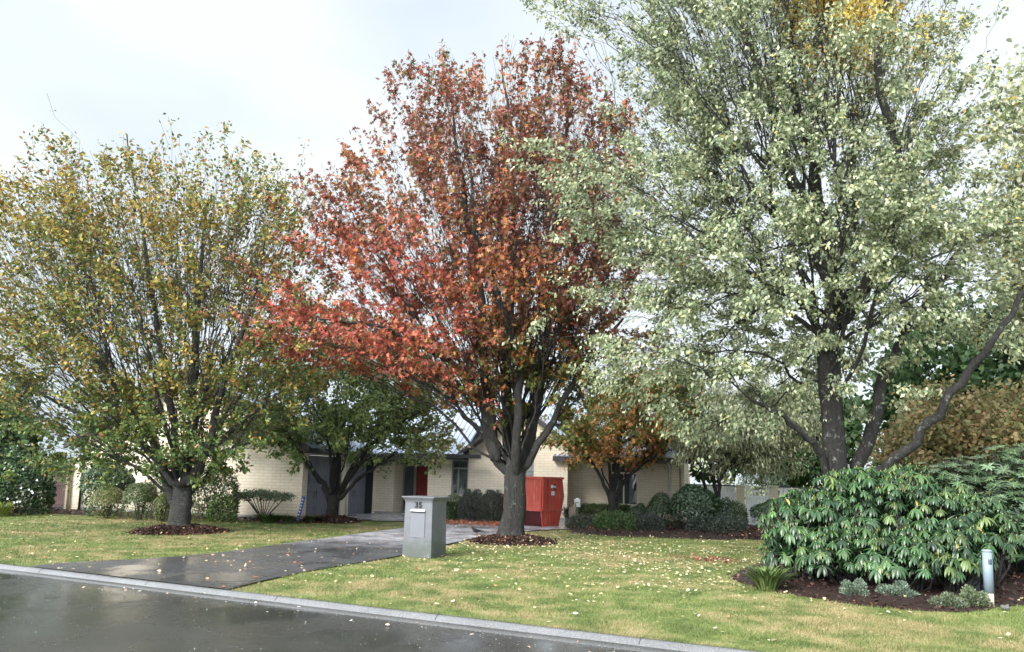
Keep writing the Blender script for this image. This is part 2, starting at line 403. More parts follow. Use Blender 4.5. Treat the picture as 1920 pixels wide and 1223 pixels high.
def leaves(name, pos, axis, size, col, kind, mat, parent=None, nrm=None, rng=None, world=True):
    rng = rng or np.random.default_rng(1)
    n = len(pos); axis = axis/(np.linalg.norm(axis, axis=1, keepdims=True)+1e-9)
    if nrm is None: nrm = rng.normal(size=(n, 3))+np.array([0, -.2, .9])
    side = np.cross(nrm, axis); side /= (np.linalg.norm(side, axis=1, keepdims=True)+1e-9); nr = np.cross(axis, side)
    T, Fc = LEAF[kind]; k = len(T)
    V = pos[:, None, :]+size[:, None, None]*(T[None, :, 0, None]*axis[:, None, :]+T[None, :, 1, None]*side[:, None, :]+T[None, :, 2, None]*nr[:, None, :])
    base = (np.arange(n)*k)[:, None]; Fs = {}
    for f in Fc: Fs.setdefault(len(f), []).append(base+np.array(f)[None, :])
    return npmesh(name, V.reshape(-1, 3), [np.concatenate(v) for v in Fs.values()], mat, parent, col=np.repeat(col, k, 0), world=world)
def palette(rng, n, cols, wts, var=.25):
    cols = np.array(cols, float); i = rng.choice(len(cols), n, p=np.array(wts)/sum(wts))
    j = rng.choice(len(cols), n, p=np.array(wts)/sum(wts)); t = rng.random((n, 1))*.35
    c = cols[i]*(1-t)+cols[j]*t
    return np.clip(c*(1+rng.normal(size=(n, 1))*var), .008, .9)
def unit(v): return v/(np.linalg.norm(v)+1e-9)

# ------------------------------------------------------------------ trees
def silhouette(pts, Y0):
    """photo outline of a crown -> x extents by height at the tree's own distance"""
    w = [P(px, py, Y0) for px, py in pts]; xz = [(p[0], p[2]) for p in w]
    zmin = min(z for _, z in xz); zmax = max(z for _, z in xz)
    zs = np.linspace(zmin+.01, zmax-.01, 60); lo = []; hi = []
    for z in zs:
        xs = []
        for i in range(len(xz)):
            (x0, z0), (x1, z1) = xz[i], xz[(i+1) % len(xz)]
            if (z0 > z) != (z1 > z): xs.append(x0+(x1-x0)*(z-z0)/(z1-z0))
        lo.append(min(xs)); hi.append(max(xs))
    return zs, np.array(lo), np.array(hi)
def crown_sampler(pts, Y0, dscale=.8, zpow=1.0):
    zs, lo, hi = silhouette(pts, Y0); wd = (hi-lo)/2*1.06
    pr = wd**(1+zpow); pr /= pr.sum(); cdf = np.cumsum(pr)
    def f(rng, n, rpow=.5, rmin=0):
        i = np.searchsorted(cdf, rng.random(n)*.9999); z = zs[i]+(rng.random(n)-.5)*(zs[1]-zs[0])
        rho = rmin+(1-rmin)*rng.random(n)**rpow; th = rng.random(n)*2*math.pi
        c = (hi[i]+lo[i])/2
        rho = rho*(.96+.09*np.sin(3*th+z*1.7+Y0)+.08*np.sin(5*th-z*2.9)+.05*np.sin(9*th+z*5.1))
        zm = (zs[0]+zs[-1])/2; hh = (zs[-1]-zs[0])/2*1.03
        dm = np.clip(np.sqrt(np.clip(1-((z-zm)/hh)**2, 0, 1)), .22, 1)*np.minimum(wd[i], wd.max()*.9)
        return np.stack([c+wd[i]*rho*np.cos(th), Y0+dm*dscale*rho*np.sin(th), z], 1), rho
    return f
class Skel:
    def __init__(s): s.p = []; s.par = []; s.br = []; s.rmin = []; s.isleafbr = []
    def add(s, pt, parent, rmin=0): s.p.append(np.array(pt, float)); s.par.append(parent); s.rmin.append(rmin); return len(s.p)-1
    def branch(s, parent, pts, rmins=None, lvl=1):
        idx = [] if parent is None else [parent]; cur = parent if parent is not None else -1
        for i, q in enumerate(pts):
            cur = s.add(q, cur, rmins[i] if rmins is not None else 0); idx.append(cur)
        s.br.append((idx, lvl)); return idx
    def dirat(s, i):
        j = s.par[i]; return unit(s.p[i]-s.p[j]) if j >= 0 else np.array([0, 0, 1.])
def bez(p0, d0, p1, n, k=.45, droop=0, jit=.0, rng=None):
    L = np.linalg.norm(p1-p0); c = p0+d0*L*k; out = []
    for i in range(1, n+1):
        t = i/n; q = (1-t)**2*p0+2*t*(1-t)*c+t*t*p1
        if droop: q = q-np.array([0, 0, droop*L*t*t])
        if jit and i < n: q = q+rng.normal(size=3)*jit*L/n
        out.append(q)
    return out
def tree(label, cat, base, r_base, fork_h, sampler, guides, n1, n2, n3, bmat, leaf, seed, group=None, name='tree', colf=None, a2=.38, a3=.2,
         droop=0, e_tip=.0038, bare=0, lean=(0, 0), flare=1.5, kup=.5, csig=(.42, .42, .3), wisps=0, rin=.12, zb=.5):
    """guides: [(points, radius list or None)] limb centre lines; leaf: dict(n, size, kind, spread, hang)"""
    rng = np.random.default_rng(seed); sk = Skel(); base = np.array(base, float)
    root = empty(name, base, 0, label, cat, group)
    top = base+np.array([lean[0], lean[1], fork_h]); nT = 7
    tp = [base+np.array([0, 0, -.05])]+[base+(top-base)*t+np.array([.03*math.sin(7*t+seed), .03*math.cos(5*t), 0])*(t > 0) for t in np.linspace(.04, 1, nT)]
    tr = [r_base*flare]+[r_base*(1+(flare-1)*math.exp(-t*fork_h/.22)) for t in np.linspace(.04, 1, nT)]
    tr = [r*(1-.12*i/nT) for i, r in enumerate(tr)]
    ti = sk.branch(None, tp, tr, 0)
    for g in guides:
        pts = [np.array(q, float) for q in g[0]]; rr = g[1] if len(g) > 1 else None
        P0 = np.array(sk.p); a = g[2] if len(g) > 2 else None
        near = int(np.argmin(((P0-pts[0])**2).sum(1)))
        if near <= ti[-1]: near = int(ti[int(np.argmin([abs(sk.p[q][2]-(pts[0][2]-.95)) for q in ti]))])
        sm = catmull([P0[near]]+pts, 4, False)[1:]
        rm = None if rr is None else list(np.interp(np.linspace(0, 1, len(sm)), np.linspace(0, 1, len(rr)), rr))
        sm = [q+rng.normal(size=3)*.03*(k_ > 3) for k_, q in enumerate(sm)]
        if near <= ti[-1] and rm:
            rm[0] *= .75; rm[1] *= .9
            for q_ in (0, 1): sm[q_] = sm[q_]*np.array([.55+.2*q_, .55+.2*q_, 1])+sk.p[near]*np.array([.45-.2*q_, .45-.2*q_, 0])
        sk.branch(near, sm, rm, 1)
    tg, rho = sampler(rng, n1*3, .5, .35); tg = tg[tg[:, 2] > top[2]+.3*(tg[:, 2].max()-top[2])*.5][:n1]
    # spread the limb targets evenly round the trunk
    for k, t in enumerate(tg):
        t = top+(t-top)*.92; st = ti[-1-int(rng.integers(0, 3))]
        d = unit(unit(t-sk.p[st])*.75+np.array([0, 0, zb])+rng.normal(size=3)*.12)
        sk.branch(st, bez(sk.p[st], d, t, 9, kup, 0, .12, rng), None, 1)
    def attach(n, alpha, rp, rm, lvl, nseg, jit, dr, batch, centres=None):
        tg, rho = sampler(rng, n, rp, rm)
        if centres is not None:
            k = rng.random(n) < .8; cw = rng.random(len(centres))**1.5+.05; ci = rng.choice(len(centres), n, p=cw/cw.sum())
            tg[k] = (np.array(centres)[ci]+rng.normal(size=(n, 3))*csig)[k]
        if wisps and lvl == 3:
            j = np.argsort(-(tg[:, 2]+rng.normal(size=n)*1.2))[:wisps]; tg[j, 2] += rng.random(wisps)**2*.9
        tips = []
        for b0 in range(0, n, batch):
            kt = kdtree.KDTree(len(sk.p))
            for i, q in enumerate(sk.p):
                if i > 4: kt.insert(Vector(q), i)
            kt.balance(); new = []
            for t in tg[b0:b0+batch]:
                q = t+(top-t)*alpha*(.6+.8*rng.random()); co, i, dist = kt.find(Vector(q)); p0 = sk.p[i]
                if np.linalg.norm(t-p0) < .12: continue
                dd = unit(sk.dirat(i)*.6+unit(t-p0)*.6+np.array([0, 0, .15]))
                new.append((i, bez(p0, dd, t, nseg, .45, dr, jit, rng)))
            for i, pts in new:
                idx = sk.branch(i, pts, None, lvl); tips.append(idx)
        return tips
    t2 = attach(n2, a2, .55, .1, 2, 7, .14, 0, max(20, n2//4))
    tips = attach(n3, a3, .6, rin, 3, 5, .16, droop, max(60, n3//3), [sk.p[i[-1]] for i in t2]+[sk.p[i[-3]] for i in t2[::2]])
    # pipe-model radii
    n = len(sk.p); wgt = np.zeros(n); haschild = np.zeros(n, bool)
    for i in range(n):
        if sk.par[i] >= 0: haschild[sk.par[i]] = True
    for i in range(n-1, -1, -1):
        if not haschild[i]: wgt[i] += 1
        if sk.par[i] >= 0: wgt[sk.par[i]] += wgt[i]
    e = math.log(wgt[ti[0]])/math.log(max(1.5, r_base*.8/e_tip))
    rad = np.maximum(e_tip*wgt**(1/e), np.array(sk.rmin))
    Pn = np.array(sk.p); V = []; Fq = []; Ft = []; vb = 0
    for idx, lvl in sk.br:
        ii = np.array(idx); pts = Pn[ii].copy(); rr = rad[ii].copy()
        if lvl > 0: rr[0] = rr[1]*(.8 if lvl == 1 else 1.02)
        rmax = rr.max(); ns = 14 if rmax > .15 else 8 if rmax > .05 else 5 if rmax > .015 else 3
        tgt = np.gradient(pts, axis=0); tgt /= np.linalg.norm(tgt, axis=1, keepdims=True)+1e-9
        ref = np.array([0, 1., 0]) if abs(tgt[0, 1]) < .8 else np.array([1., 0, 0])
        a = np.cross(tgt, ref); a /= np.linalg.norm(a, axis=1, keepdims=True)+1e-9; c = np.cross(tgt, a)
        an = np.arange(ns)*2*math.pi/ns
        wob = 1+(.09*np.sin(3*an+lvl)[None, :]*(rmax > .1)+(.05*rng.normal(size=(len(ii), ns)) if rmax > .05 else 0))
        ring = pts[:, None, :]+(rr[:, None]*wob)[:, :, None]*(np.cos(an)[None, :, None]*a[:, None, :]+np.sin(an)[None, :, None]*c[:, None, :])
        V.append(ring.reshape(-1, 3)); m = len(ii)
        q = (np.arange(m-1)[:, None]*ns+np.arange(ns)[None, :]); q2 = (np.arange(m-1)[:, None]*ns+(np.arange(ns)+1) % ns)
        Fq.append(np.stack([q, q2, q2+ns, q+ns], -1).reshape(-1, 4)+vb); vb += m*ns
    npmesh('trunk', np.concatenate(V), [np.concatenate(Fq)], bmat, root, smooth=True, world=True)
    # leaves along the twigs
    L = leaf; N = L['n']; tipsel = tips if not bare else tips[:int(len(tips)*(1-bare))]
    A = np.array([Pn[i[-3]] for i in tipsel]); B = np.array([Pn[i[-2]] for i in tipsel]); C = np.array([Pn[i[-1]] for i in tipsel])
    cl = rng.random(len(tipsel))**1.6+.08; cl = cl*np.where(rng.random(len(tipsel)) < .12, .1, 1); k = rng.choice(len(tipsel), N, p=cl/cl.sum())
    t = rng.random((N, 1))**.7*2.1
    pos = np.where(t < 1, A[k]*(1-t)+B[k]*t, B[k]*(2-t)+C[k]*(t-1))
    tw = unit(C[k]-A[k]); tw = (C[k]-A[k])/(np.linalg.norm(C[k]-A[k], axis=1, keepdims=True)+1e-9)
    pos = pos+rng.normal(size=(N, 3))*L['spread']*np.array([1, 1, .7])
    ax = rng.normal(size=(N, 3))*.7+tw*.5+np.array([0, 0, -L['hang']])
    size = L['size']*(.65+.6*rng.random(N))
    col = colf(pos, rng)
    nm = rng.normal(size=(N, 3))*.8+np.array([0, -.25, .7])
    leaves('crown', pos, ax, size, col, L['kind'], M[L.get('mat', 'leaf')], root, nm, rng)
    return root

# --- colour functions: real leaf colours, varying from bough to bough
def softnoise(p, f, ph):
    return (np.sin(p[:, 0]*f+ph)+np.sin(p[:, 1]*f*1.1+ph*2.3)+np.sin(p[:, 2]*f*1.3+ph*.7)+np.sin((p[:, 0]+p[:, 2])*f*.6+ph*3))/4
def col_maple(p, rng):
    n = len(p); g = palette(rng, n, [(.14, .19, .05), (.21, .25, .07), (.09, .13, .045)], [3, 3, 2]); y = palette(rng, n, [(.46, .37, .09), (.38, .25, .07), (.36, .17, .06)], [3, 2, 1.5])
    a = .34+.2*softnoise(p, 1.3, 1)+.2*np.clip((p[:, 2]-3)/6, -.6, 1)
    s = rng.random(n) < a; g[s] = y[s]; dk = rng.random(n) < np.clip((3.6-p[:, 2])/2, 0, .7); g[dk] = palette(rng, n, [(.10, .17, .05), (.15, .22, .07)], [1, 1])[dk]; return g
def col_red(p, rng):
    n = len(p); px, py = proj_many(p)
    dull = palette(rng, n, [(.22, .075, .062), (.32, .10, .08), (.15, .125, .055), (.33, .15, .075)], [3, 2, 2.4, 2])
    bright = palette(rng, n, [(.60, .13, .11), (.64, .23, .13), (.46, .13, .09), (.34, .22, .09)], [3, 2.4, 2, 1])
    orange = palette(rng, n, [(.56, .22, .08), (.4, .27, .08), (.48, .15, .07)], [3, 1, 1.5])
    green = palette(rng, n, [(.10, .13, .04), (.15, .17, .05), (.40, .20, .06)], [3, 2, .8])
    c = dull.copy(); r = rng.random(n); sn = softnoise(p, 1.1, 4)*.25
    x = p[:, 0]; z = p[:, 2]
    fb = np.clip(1-np.abs(z-5.8)/2.6, 0, 1)*np.clip((.2-x)/2.6, 0, 1)+sn
    s = r < fb*1.15; c[s] = bright[s]
    r = rng.random(n); fo = np.clip(1-np.abs(z-5.0)/1.7, 0, 1)*np.clip(1-np.abs(x-.5)/1.5, 0, 1)+sn
    s = r < fo*.9; c[s] = orange[s]; r = rng.random(n); s = r < .35*np.clip(softnoise(p, 1.7, 9)*2, 0, 1); c[s] = orange[s]
    r = rng.random(n); fg = np.clip((6.2-z)/2.2, 0, 1)*np.clip((x+1.6)/2.0, 0, 1)+sn*.6
    s = r < fg*.95; c[s] = green[s]
    return c
def proj_many(p):
    d = p-CAM; f = d@fw; return CX+F_PX*(d@rt)/f, CY-F_PX*(d@upv)/f
def col_pale(p, rng):
    n = len(p); c = palette(rng, n, [(.47, .51, .32), (.28, .34, .20), (.12, .165, .085), (.64, .66, .46), (.56, .5, .2)], [3, 3, 3, 1.5, .4], .18)
    y = palette(rng, n, [(.72, .52, .12), (.62, .5, .2)], [2, 1])
    # one yellowed bough near the top of the crown, and yellowing towards its right
    dx = p[:, 0]-(P(1580, 40, 15)[0]); dz = p[:, 2]-P(1580, 40, 15)[2]
    f = np.exp(-(dx**2/1.2+dz**2/1.1))*2.2*(p[:, 1] < 15.6)+.10*np.clip((p[:, 0]-8)/2, 0, 1)*np.clip((p[:, 2]-5)/3, 0, 1)
    s = rng.random(n) < f; c[s] = y[s]; return c
def col_green(p, rng): return palette(rng, len(p), [(.06, .10, .035), (.09, .14, .05), (.16, .18, .06), (.3, .26, .08)], [3, 3, 1.5, .6])
def col_green_tan(p, rng):
    n = len(p); c = palette(rng, n, [(.2, .27, .1), (.27, .34, .13), (.14, .2, .08)], [3, 3, 1]); y = palette(rng, n, [(.34, .33, .15), (.26, .24, .1), (.4, .34, .2)], [3, 2, 1])
    f = np.clip((p[:, 0]+4.2)/2.5, 0, 1)*.75; s = rng.random(n) < f; c[s] = y[s]; return c
def col_orange_green(p, rng):
    n = len(p); g = palette(rng, n, [(.15, .22, .06), (.22, .27, .08), (.32, .26, .08)], [3, 2, 1]); o = palette(rng, n, [(.82, .38, .16), (.74, .48, .2), (.64, .24, .1)], [3, 2, 1.4])
    f = .22+.4*softnoise(p, 1.4, 2.2)+.45*np.clip((3.2-p[:, 2])/.8, 0, 1); s = rng.random(n) < f; g[s] = o[s]; return g
def col_bronze(p, rng): return palette(rng, len(p), [(.36, .29, .13), (.25, .25, .1), (.46, .29, .16), (.16, .19, .08)], [3, 2, 1.5, 2])
def col_dark(p, rng): return palette(rng, len(p), [(.035, .07, .025), (.05, .1, .035), (.08, .14, .045)], [3, 3, 1.4])
def col_silver(p, rng): return palette(rng, len(p), [(.52, .54, .36), (.36, .39, .22), (.2, .22, .12), (.66, .63, .46)], [3, 3, 2, 1])

# T5: large pale tree on the right
Y5 = 15.0
T5 = crown_sampler([(1075, -120), (1090, 20), (1100, 120), (1105, 260), (985, 300), (975, 330), (1060, 400), (1065, 480), (1085, 560), (1015, 640), (1060, 710), (1140, 780), (1240, 825), (1360, 830),
   (1450, 800), (1600, 790), (1720, 740), (1800, 650), (1960, 640), (2000, 500), (1960, 300), (1880, 250), (1850, 100), (1790, 30), (1780, -120), (1700, -260), (1500, -330), (1250, -280)], Y5, .62)
base5 = P(1566, 1061, Y5); base5[2] = 0
tree('tall pale-leaved variegated tree with several leaning stems rising behind the glossy rhododendron', 'tree', base5, .235, 4.3, T5,
     [([P(1562, 560, Y5), P(1535, 470, 15.1), P(1505, 380, 15.2), P(1465, 290, 15.0), P(1440, 180, 14.8), P(1400, 60, 14.6), P(1370, -40, 14.5)], [.17, .15, .12, .1, .07]),
      ([P(1570, 570, Y5), P(1545, 440, 15.6), P(1520, 300, 15.9), P(1480, 120, 16), P(1500, -40, 16)], [.17, .13, .09, .05]),
      ([P(1585, 600, Y5), P(1630, 520, 14.7), P(1665, 430, 14.6), P(1680, 330, 14.5), P(1650, 130, 14.4), P(1665, -30, 14.4)], [.15, .12, .09, .05]),
      ([P(1600, 900, 15.2), P(1640, 780, 15.2), P(1655, 710, 15.2), P(1700, 620, 15.3), P(1780, 500, 15.4), P(1850, 380, 15.6)], [.14, .13, .11, .07, .03]),
      ([P(1612, 905, 14.6), P(1680, 860, 14.2), P(1740, 790, 13.9), P(1800, 720, 13.7), P(1860, 640, 13.5), P(1925, 540, 13.5)], [.11, .1, .085, .07, .04]),
      ([P(1545, 870, 14.8), P(1510, 820, 14.6), P(1450, 770, 14.4), P(1400, 745, 14.2)], [.085, .07, .05, .03]),
      ([P(1545, 590, Y5), P(1480, 560, 14.4), P(1400, 500, 14.0), P(1320, 440, 13.9)], [.1, .07, .04, .02]),
      ], 12, 320, 3800, M['bark_pale'], dict(n=150000, size=.094, kind='oval', spread=.075, hang=.8), 11, colf=col_pale, droop=.18, flare=1.25)

# T3: tall red tree in the middle
Y3 = 19.4
T3 = crown_sampler([(1000, 70), (930, 78), (850, 98), (760, 140), (690, 205), (635, 272), (590, 340), (550, 410), (520, 480), (500, 570), (470, 640), (560, 660), (690, 690), (800, 730), (880, 770), (960, 800),
   (1040, 800), (1100, 760), (1180, 700), (1230, 600), (1230, 450), (1200, 300), (1190, 160), (1140, 105), (1070, 76)], Y3, .7)
base3 = P(958, 1008, Y3); base3[2] = 0
tree('tall tree with red and orange autumn leaves in front of the red skip', 'tree', base3, .29, 2.1, T3,
     [([P(925, 850, Y3), P(908, 770, Y3), P(870, 700, 19.2), P(800, 650, 19), P(700, 610, 18.8), P(600, 600, 18.6)], [.12, .12, .08, .05, .02]),
      ([P(930, 850, 19.3), P(912, 700, 19.4), P(900, 560, 19.4), P(870, 380, 19.4), P(850, 220, 19.4)], [.15, .14, .12, .07, .03]),
      ([P(955, 840, 19.7), P(950, 700, 19.9), P(960, 520, 20.2), P(965, 300, 20.4), P(940, 120, 20.4)], [.18, .15, .11, .06, .02]),
      ([P(985, 850, 19.4), P(1010, 720, 19.4), P(1030, 560, 19.6), P(1050, 350, 19.6), P(1070, 150, 19.5)], [.18, .15, .1, .06, .02]),
      ([P(990, 870, 19.2), P(1035, 790, 19), P(1090, 700, 18.8), P(1170, 600, 18.6)], [.13, .1, .07, .03]),
      ([P(968, 850, 19.0), P(975, 700, 18.6), P(930, 540, 18.2), P(880, 420, 17.8)], [.14, .11, .07, .03])],
     30, 360, 2300, M['bark_dark'], dict(n=58000, size=.13, kind='lobed', spread=.075, hang=.9), 5, colf=col_red, zb=.25, lean=(.12, 0), rin=.45, csig=(.4, .4, .2), wisps=8, a2=.5, a3=.28, kup=.6)

# T1: left tree
Y1 = 19.9
T1 = crown_sampler([(235, 262), (120, 292), (0, 315), (-90, 400), (-110, 560), (-120, 700), (-60, 850), (60, 900), (200, 868), (330, 850), (470, 880), (560, 865), (630, 780), (640, 620), (630, 480), (618, 360), (560, 310), (470, 282), (380, 258), (300, 268)], Y1, .75)
base1 = P(338, 992, Y1); base1[2] = 0
tree('broad olive and gold tree with banded grey stems on the left lawn', 'tree', base1, .26, 1.15, T1,
     [([P(318, 920, Y1), P(300, 860, Y1), P(270, 800, 19.8), P(200, 700, 19.6), P(120, 600, 19.4)], [.13, .1, .07, .03]),
      ([P(330, 890, 20.1), P(325, 800, 20.3), P(300, 650, 20.6), P(270, 450, 20.8), P(235, 250, 20.8)], [.15, .12, .08, .05, .02]),
      ([P(350, 890, 19.9), P(360, 780, 20), P(370, 600, 20.1), P(385, 400, 20.2)], [.17, .13, .08, .03]),
      ([P(362, 900, 19.6), P(395, 820, 19.4), P(425, 700, 19.2), P(470, 580, 19), P(500, 450, 19)], [.14, .11, .08, .05, .02]),
      ([P(366, 880, 19.8), P(440, 800, 19.8), P(520, 740, 19.9)], [.1, .07, .03]),
      ([P(322, 905, 19.5), P(260, 830, 19.2), P(140, 770, 18.9), P(20, 700, 18.6)], [.1, .07, .05, .02])],
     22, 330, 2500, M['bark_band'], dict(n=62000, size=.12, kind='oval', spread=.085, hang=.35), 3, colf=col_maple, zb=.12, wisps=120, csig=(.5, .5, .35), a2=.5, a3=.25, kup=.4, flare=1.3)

# T2: small dark green tree by the garage
Y2 = 26.0
T2 = crown_sampler([(560, 560), (450, 600), (395, 720), (400, 830), (500, 850), (620, 800), (700, 830), (800, 880), (860, 850), (880, 770), (850, 700), (780, 640), (660, 570)], Y2, .7)
base2 = P(622, 974, Y2); base2[2] = 0
tree('small dark green tree with low forking limbs in front of the garage doors', 'tree', base2, .17, .85, T2,
     [([P(615, 925, Y2), P(595, 895, Y2), P(570, 865, 25.9), P(530, 830, 25.8)], [.12, .1, .07, .04]),
      ([P(624, 915, Y2), P(628, 880, 26.1), P(640, 830, 26.2), P(650, 750, 26.3)], [.13, .1, .07, .03]),
      ([P(636, 925, Y2), P(665, 885, 25.9), P(690, 840, 25.8), P(740, 800, 25.6), P(790, 770, 25.4)], [.12, .1, .08, .05, .02]),
      ([P(640, 935, 25.8), P(670, 900, 25.6), P(710, 872, 25.4), P(750, 860, 25.3)], [.08, .06, .04, .02])],
     9, 150, 1200, M['bark_dark'], dict(n=34000, size=.12, kind='wide', spread=.1, hang=.5), 21, zb=.25, colf=col_green_tan, flare=1.3)

# T4: small orange-green tree before the right wing
Y4 = 27.6
T4 = crown_sampler([(1150, 690), (1080, 730), (1035, 790), (1028, 825), (1100, 850), (1180, 835), (1270, 862), (1330, 840), (1350, 780), (1320, 710), (1250, 670)], Y4, .8)
base4 = P(1150, 984, Y4); base4[2] = 0
tree('small spreading tree with orange and green leaves before the right-hand wing of the house', 'tree', base4, .15, 1.2, T4,
     [([P(1142, 930, Y4), P(1125, 890, Y4), P(1100, 855, 27.5), P(1075, 830, 27.4)], [.09, .07, .05, .03]),
      ([P(1147, 920, Y4), P(1140, 870, 27.8), P(1120, 800, 28)], [.09, .06, .03]),
      ([P(1150, 915, Y4), P(1156, 870, 27.4), P(1170, 800, 27.2)], [.08, .06, .03]),
      ([P(1158, 930, Y4), P(1175, 895, Y4), P(1215, 865, 27.4), P(1260, 830, 27.2)], [.09, .07, .05, .02])],
     6, 100, 600, M['bark_dark'], dict(n=19000, size=.15, kind='lobed', spread=.15, hang=.5), 31, zb=.2, colf=col_orange_green, flare=1.2)

# T6: small drooping tree with three thin stems before the white fence
Y6 = 26.5
T6 = crown_sampler([(1300, 760), (1250, 790), (1240, 825), (1290, 845), (1380, 838), (1460, 850), (1540, 850), (1560, 790), (1520, 700), (1400, 690), (1310, 720)], Y6, .8)
base6 = P(1345, 980, Y6); base6[2] = 0
tree('small weeping silver-green tree with three thin dark stems before the white fence', 'tree', base6, .07, .3, T6,
     [([P(1325, 930, Y6), P(1315, 890, Y6), P(1305, 850, Y6), P(1300, 800, Y6)], [.07, .06, .05, .03]),
      ([P(1342, 930, Y6), P(1335, 890, 26.6), P(1330, 850, 26.6), P(1350, 790, 26.6)], [.07, .06, .05, .03]),
      ([P(1348, 930, Y6), P(1350, 890, 26.4), P(1365, 850, 26.3), P(1430, 790, 26.2)], [.07, .06, .05, .03]),
      ([P(1350, 900, Y6), P(1400, 840, 26.2), P(1480, 800, 26)], [.06, .05, .03])],
     3, 70, 600, M['bark_dark'], dict(n=22000, size=.15, kind='long', spread=.14, hang=1.6), 41, colf=col_silver, droop=.3, flare=1.1)

# trees beyond
def back_tree(label, pts, Y, bx, r, n, seed, colf, size=.2, kind='wide', hang=.4, n3=420, bm='bark_dark', fork=2.0, ds=.7):
    b = P(bx, 950, Y); b[2] = 0
    return tree(label, 'tree', b, r, fork, crown_sampler(pts, Y, ds), [], 9, 90, n3, M[bm], dict(n=n, size=size, kind=kind, spread=.28, hang=hang), seed, group='trees beyond the house and fence', colf=colf)
back_tree('tall dark green tree filling the gap behind the two leaning stems at the right', [(1740, 560), (1640, 620), (1600, 760), (1620, 880), (1780, 900), (1960, 890), (2080, 820), (2080, 600), (1940, 520)], 27, 1800, .3, 17000, 51, col_dark, .24)
back_tree('rounded bronze-leaved tree in front of the dark green tree at the right edge', [(1820, 735), (1720, 745), (1640, 790), (1625, 860), (1680, 900), (1860, 905), (1990, 880), (2010, 790), (1920, 745)], 21, 1800, .15, 19000, 52, col_bronze, .13, fork=1.2)
back_tree('slim grey-green tree cut off by the right edge of the picture, clear against the sky', [(1905, 60), (1880, 100), (1872, 200), (1900, 300), (1850, 460), (1860, 620), (1960, 640), (2060, 520), (2090, 300), (2040, 120), (1980, 50)], 19.5, 1990, .2, 15000, 53, col_silver, .15, 'wide', .5)
back_tree('dark evergreen tree showing above the white fence and gate', [(1420, 760), (1330, 790), (1290, 850), (1300, 900), (1420, 920), (1560, 910), (1640, 860), (1640, 740), (1540, 700)], 36, 1450, .2, 12000, 54, col_dark, .26)
back_tree('dark green tree behind the left hedge at the left edge of the picture', [(10, 690), (-80, 720), (-140, 820), (-100, 900), (0, 915), (60, 880), (70, 790), (50, 720)], 29, 0, .2, 11000, 55, col_dark, .22)
# ------------------------------------------------------------------ the house (local frame: x along the front to the right, y to the back)
H = empty('brick_house', (-7.13, 25.93, 0), R(-15), 'cream brick bungalow with blue-grey steel roof, garage doors and red front door', 'house')
HM = np.array(Matrix.LocRotScale(H.location, H.rotation_euler, None))
def HW(x, y, z=0): return (HM@np.array([x, y, z, 1]))[:3]
wl = MB()
# garage end wall (gable, faces the street)
wl.prism([(-9.3, 0, -.1), (0, 0, -.1), (0, 0, 2.5), (-4.65, 0, 5.15), (-9.3, 0, 2.5)], (0, .25, 0))
wl.box(-.4, .25, 2.26, 0, 5.9, 2.5)                       # lintel over the doors
wl.box(-.4, .25, 0, 0, .34, 2.26); wl.box(-.4, 5.66, 0, 0, 5.9, 2.26)
wl.box(-9.3, .25, 0, -9.05, 10.5, 2.5); wl.box(-9.78, .05, -.05, -9.302, .25, 2.0)
# front: pier by the entry, entry walls, wall to the window
wl.box(0, 5.9, -.05, .8, 6.9, 2.5)
wl.box(2.31, 5.9, -.05, 3.33, 6.15, 2.5); wl.box(3.33, 5.9, -.05, 4.05, 6.15, .88); wl.box(2.31, 6.15, -.05, 2.56, 6.9, 2.5)
# gable with a window
gz = lambda t: 4.4-.78*abs(t-6.3)
wl.prism([(4.05, 5.9, -.05), (5.65, 5.9, -.05), (5.65, 5.9, gz(5.65)), (4.05, 5.9, gz(4.05))], (0, .25, 0))
wl.prism([(6.79, 5.9, -.05), (8.15, 5.9, -.05), (8.15, 5.9, gz(8.15)), (6.79, 5.9, gz(6.79))], (0, .25, 0))
wl.box(5.65, 5.9, -.05, 6.79, 6.15, .88)
wl.prism([(5.65, 5.9, 2.3), (6.79, 5.9, 2.3), (6.79, 5.9, gz(6.79)), (6.3, 5.9, 4.4), (5.65, 5.9, gz(5.65))], (0, .25, 0))
wl.prism([(8.15, 6.15, -.05), (8.15, 7.13, -.05), (8.15, 7.13, 2.9), (8.15, 6.15, 2.9)], (-.25, 0, 0))
# right wing
wl.box(8.15, 7.13, -.05, 9.66, 7.38, 2.5); wl.box(9.66, 7.13, -.05, 10.77, 7.38, .64); wl.box(10.77, 7.13, -.05, 12.57, 7.38, 2.5)
wl.box(9.66, 7.13, 2.34, 10.77, 7.38, 2.5); wl.box(12.32, 7.38, 0, 12.57, 13, 2.5)
wl.prism([(12.57, 7.38, 2.5), (12.57, 13, 2.5), (12.57, 10.2, 4.15)], (-.25, 0, 0))
wl.box(-9.3, 15.3, 0, 12.57, 15.5, 2.5)
wl.build('wall', M['brick'], H)
pl = MB(); pl.box(-9.32, -.025, -.05, -.0, -.002, .12); pl.box(0, 5.875, -.05, .82, 5.898, .1); pl.box(2.3, 5.875, -.05, 8.16, 5.898, .1)
pl.build('plinth', M['concrete'], H)
